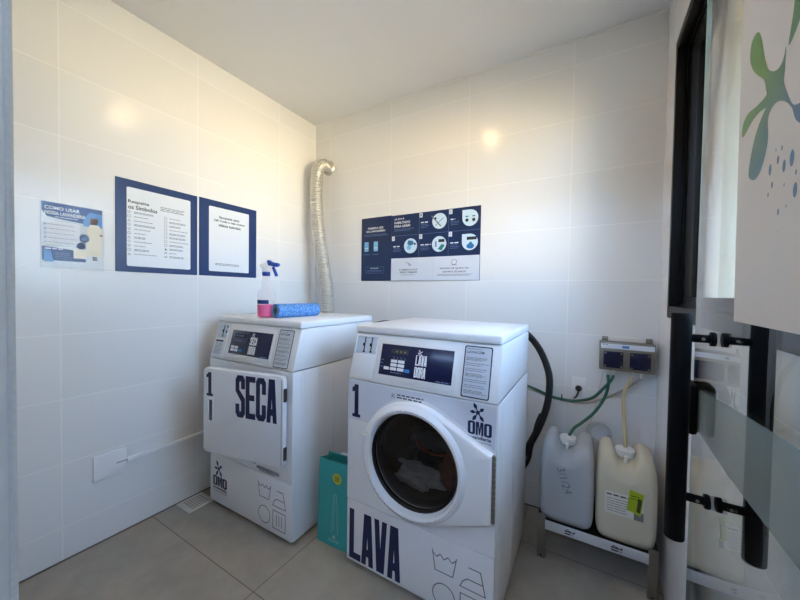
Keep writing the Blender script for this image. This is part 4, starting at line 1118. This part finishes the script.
for z0, z1 in ((.02, .10), (2.05, 2.13)):
    b = MB(); b.box((-.655, -.018, z0), (-.52, .018, z1), .004); b.build('pivot_fitting', M_blackmetal, gd)
fg = Face((0, .004, 0), (1, 0, 0), (0, 0, 1), gd)
# seen from the room the door's local x runs right to left: print with a mirrored frame
fg = Face((0, .0042, 0), (-1, 0, 0), (0, 0, 1), gd)
b = MB(); b.prism([(.163, .0042, .996), (.163, .0042, 1.076), (-.10, .0042, 1.106), (-.30, .0042, 1.125), (-.655, .0042, 1.150), (-.655, .0042, 1.040), (-.30, .0042, 1.010), (-.10, .0042, .998)], (0, .0005, 0)); b.build('frosted_band', frosted_mat('frosted_vinyl', (.36, .42, .40, 1), .58), gd)
M_vin = mat('poster_vinyl', srgb(210, 203, 194), .55, noise_amt=.01)
b = MB(); b.prism([(-.104, .0042, 1.240), (-.076, .0042, 2.12), (-.655, .0042, 2.12), (-.655, .0042, 1.240)], (0, .0008, 0)); vp = b.build('vinyl_poster', mat('poster_vinyl', srgb(222, 216, 208), .45, noise_amt=.01), gd)
m = bpy.data.materials.new('green_to_blue_ink'); m.use_nodes = True; nt = m.node_tree; bs = nt.nodes['Principled BSDF']; bs.inputs['Roughness'].default_value = .4
tc = nt.nodes.new('ShaderNodeTexCoord'); mp = nt.nodes.new('ShaderNodeVectorMath'); mp.operation = 'DOT_PRODUCT'; mp.inputs[1].default_value = (-3.0, 0, -4.2)
nz = nt.nodes.new('ShaderNodeTexNoise'); nz.inputs['Scale'].default_value = 14; ad = nt.nodes.new('ShaderNodeMath'); ad.operation = 'ADD'
mr = nt.nodes.new('ShaderNodeMapRange'); mr.inputs['From Min'].default_value = -5.85; mr.inputs['From Max'].default_value = -5.15
cr = nt.nodes.new('ShaderNodeValToRGB'); cr.color_ramp.elements[0].color = srgb(72, 132, 46); cr.color_ramp.elements[1].color = srgb(40, 96, 132); k = cr.color_ramp.elements.new(.5); k.color = srgb(40, 104, 88)
nt.links.new(tc.outputs['Object'], mp.inputs[0]); nt.links.new(mp.outputs['Value'], ad.inputs[0]); nt.links.new(tc.outputs['Object'], nz.inputs['Vector'])
ms = nt.nodes.new('ShaderNodeMath'); ms.operation = 'MULTIPLY'; ms.inputs[1].default_value = .35; nt.links.new(nz.outputs['Fac'], ms.inputs[0]); nt.links.new(ms.outputs[0], ad.inputs[1])
nt.links.new(ad.outputs[0], mr.inputs['Value']); nt.links.new(mr.outputs[0], cr.inputs[0]); nt.links.new(cr.outputs[0], bs.inputs['Base Color'])
M_splash = m
def smooth_poly(pts, n=6):
    o = []; k = len(pts)
    for i in range(k):
        a, b_, c, d = [Vector(pts[(i+j-1) % k]) for j in range(4)]
        for q in range(n):
            t = q/n; v = 0.5*((2*b_)+(-a+c)*t+(2*a-5*b_+4*c-d)*t*t+(-a+3*b_-3*c+d)*t**3); o.append((v.x, v.y))
    return o
fv = Face((0, .0046, 0), (-1, 0, 0), (0, 0, 1), vp)
fv.poly('splash_logo', M_splash, smooth_poly([(0.1603, 1.6406), (0.1766, 1.6193), (0.1898, 1.5878), (0.205, 1.5638), (0.2298, 1.5496), (0.2457, 1.5519), (0.2531, 1.5640), (0.2523, 1.5368), (0.251, 1.524), (0.2657, 1.4997), (0.2788, 1.4846), (.300, 1.479), (.325, 1.476), (.338, 1.462), (.330, 1.450), (.310, 1.450), (0.285, 1.4658), (0.2743, 1.4835), (0.2586, 1.4977), (0.2422, 1.5069), (0.2281, 1.5103), (0.2167, 1.5085), (0.2084, 1.5), (0.2111, 1.4741), (0.2007, 1.4529), (0.1855, 1.4398), (0.168, 1.4371), (0.1479, 1.4459), (0.1463, 1.4604), (0.1555, 1.4823), (0.1716, 1.5031), (0.194, 1.5166), (0.2002, 1.5188), (0.1765, 1.5235), (0.151, 1.5229), (0.1235, 1.516), (0.1102, 1.5185), (0.1127, 1.5353), (0.133, 1.5422), (0.168, 1.5368), (0.1986, 1.5347), (0.1978, 1.5427), (0.1895, 1.5599), (0.1632, 1.581), (0.1421, 1.6025), (0.132, 1.6226), (0.1377, 1.6416)], 3))
fv.poly('splash_logo', M_splash, smooth_poly([(.259, 1.560), (.268, 1.592), (.276, 1.640), (.292, 1.675), (.315, 1.682), (.330, 1.655), (.322, 1.620), (.300, 1.590), (.280, 1.568)], 4))
for (x, z), r_ in zip([(0.1855, 1.5200), (0.2531, 1.4484), (0.2436, 1.4381), (0.2605, 1.4255), (0.2367, 1.4522), (0.2795, 1.4278), (0.2897, 1.3908), (0.2213, 1.4336), (0.2293, 1.4131), (0.2626, 1.4037), (0.2497, 1.3762), (0.2699, 1.3785), (0.2902, 1.4095), (0.2492, 1.3532), (0.2183, 1.4039)],
                      (.0001, .003, .005, .007, .002, .009, .008, .007, .004, .002, .004, .002, .003, .001, .003)):
    if r_ > .0005: fv.disc('splash_logo', M_splash, x, z, r_*.6, .0006, r_)
fv.done()
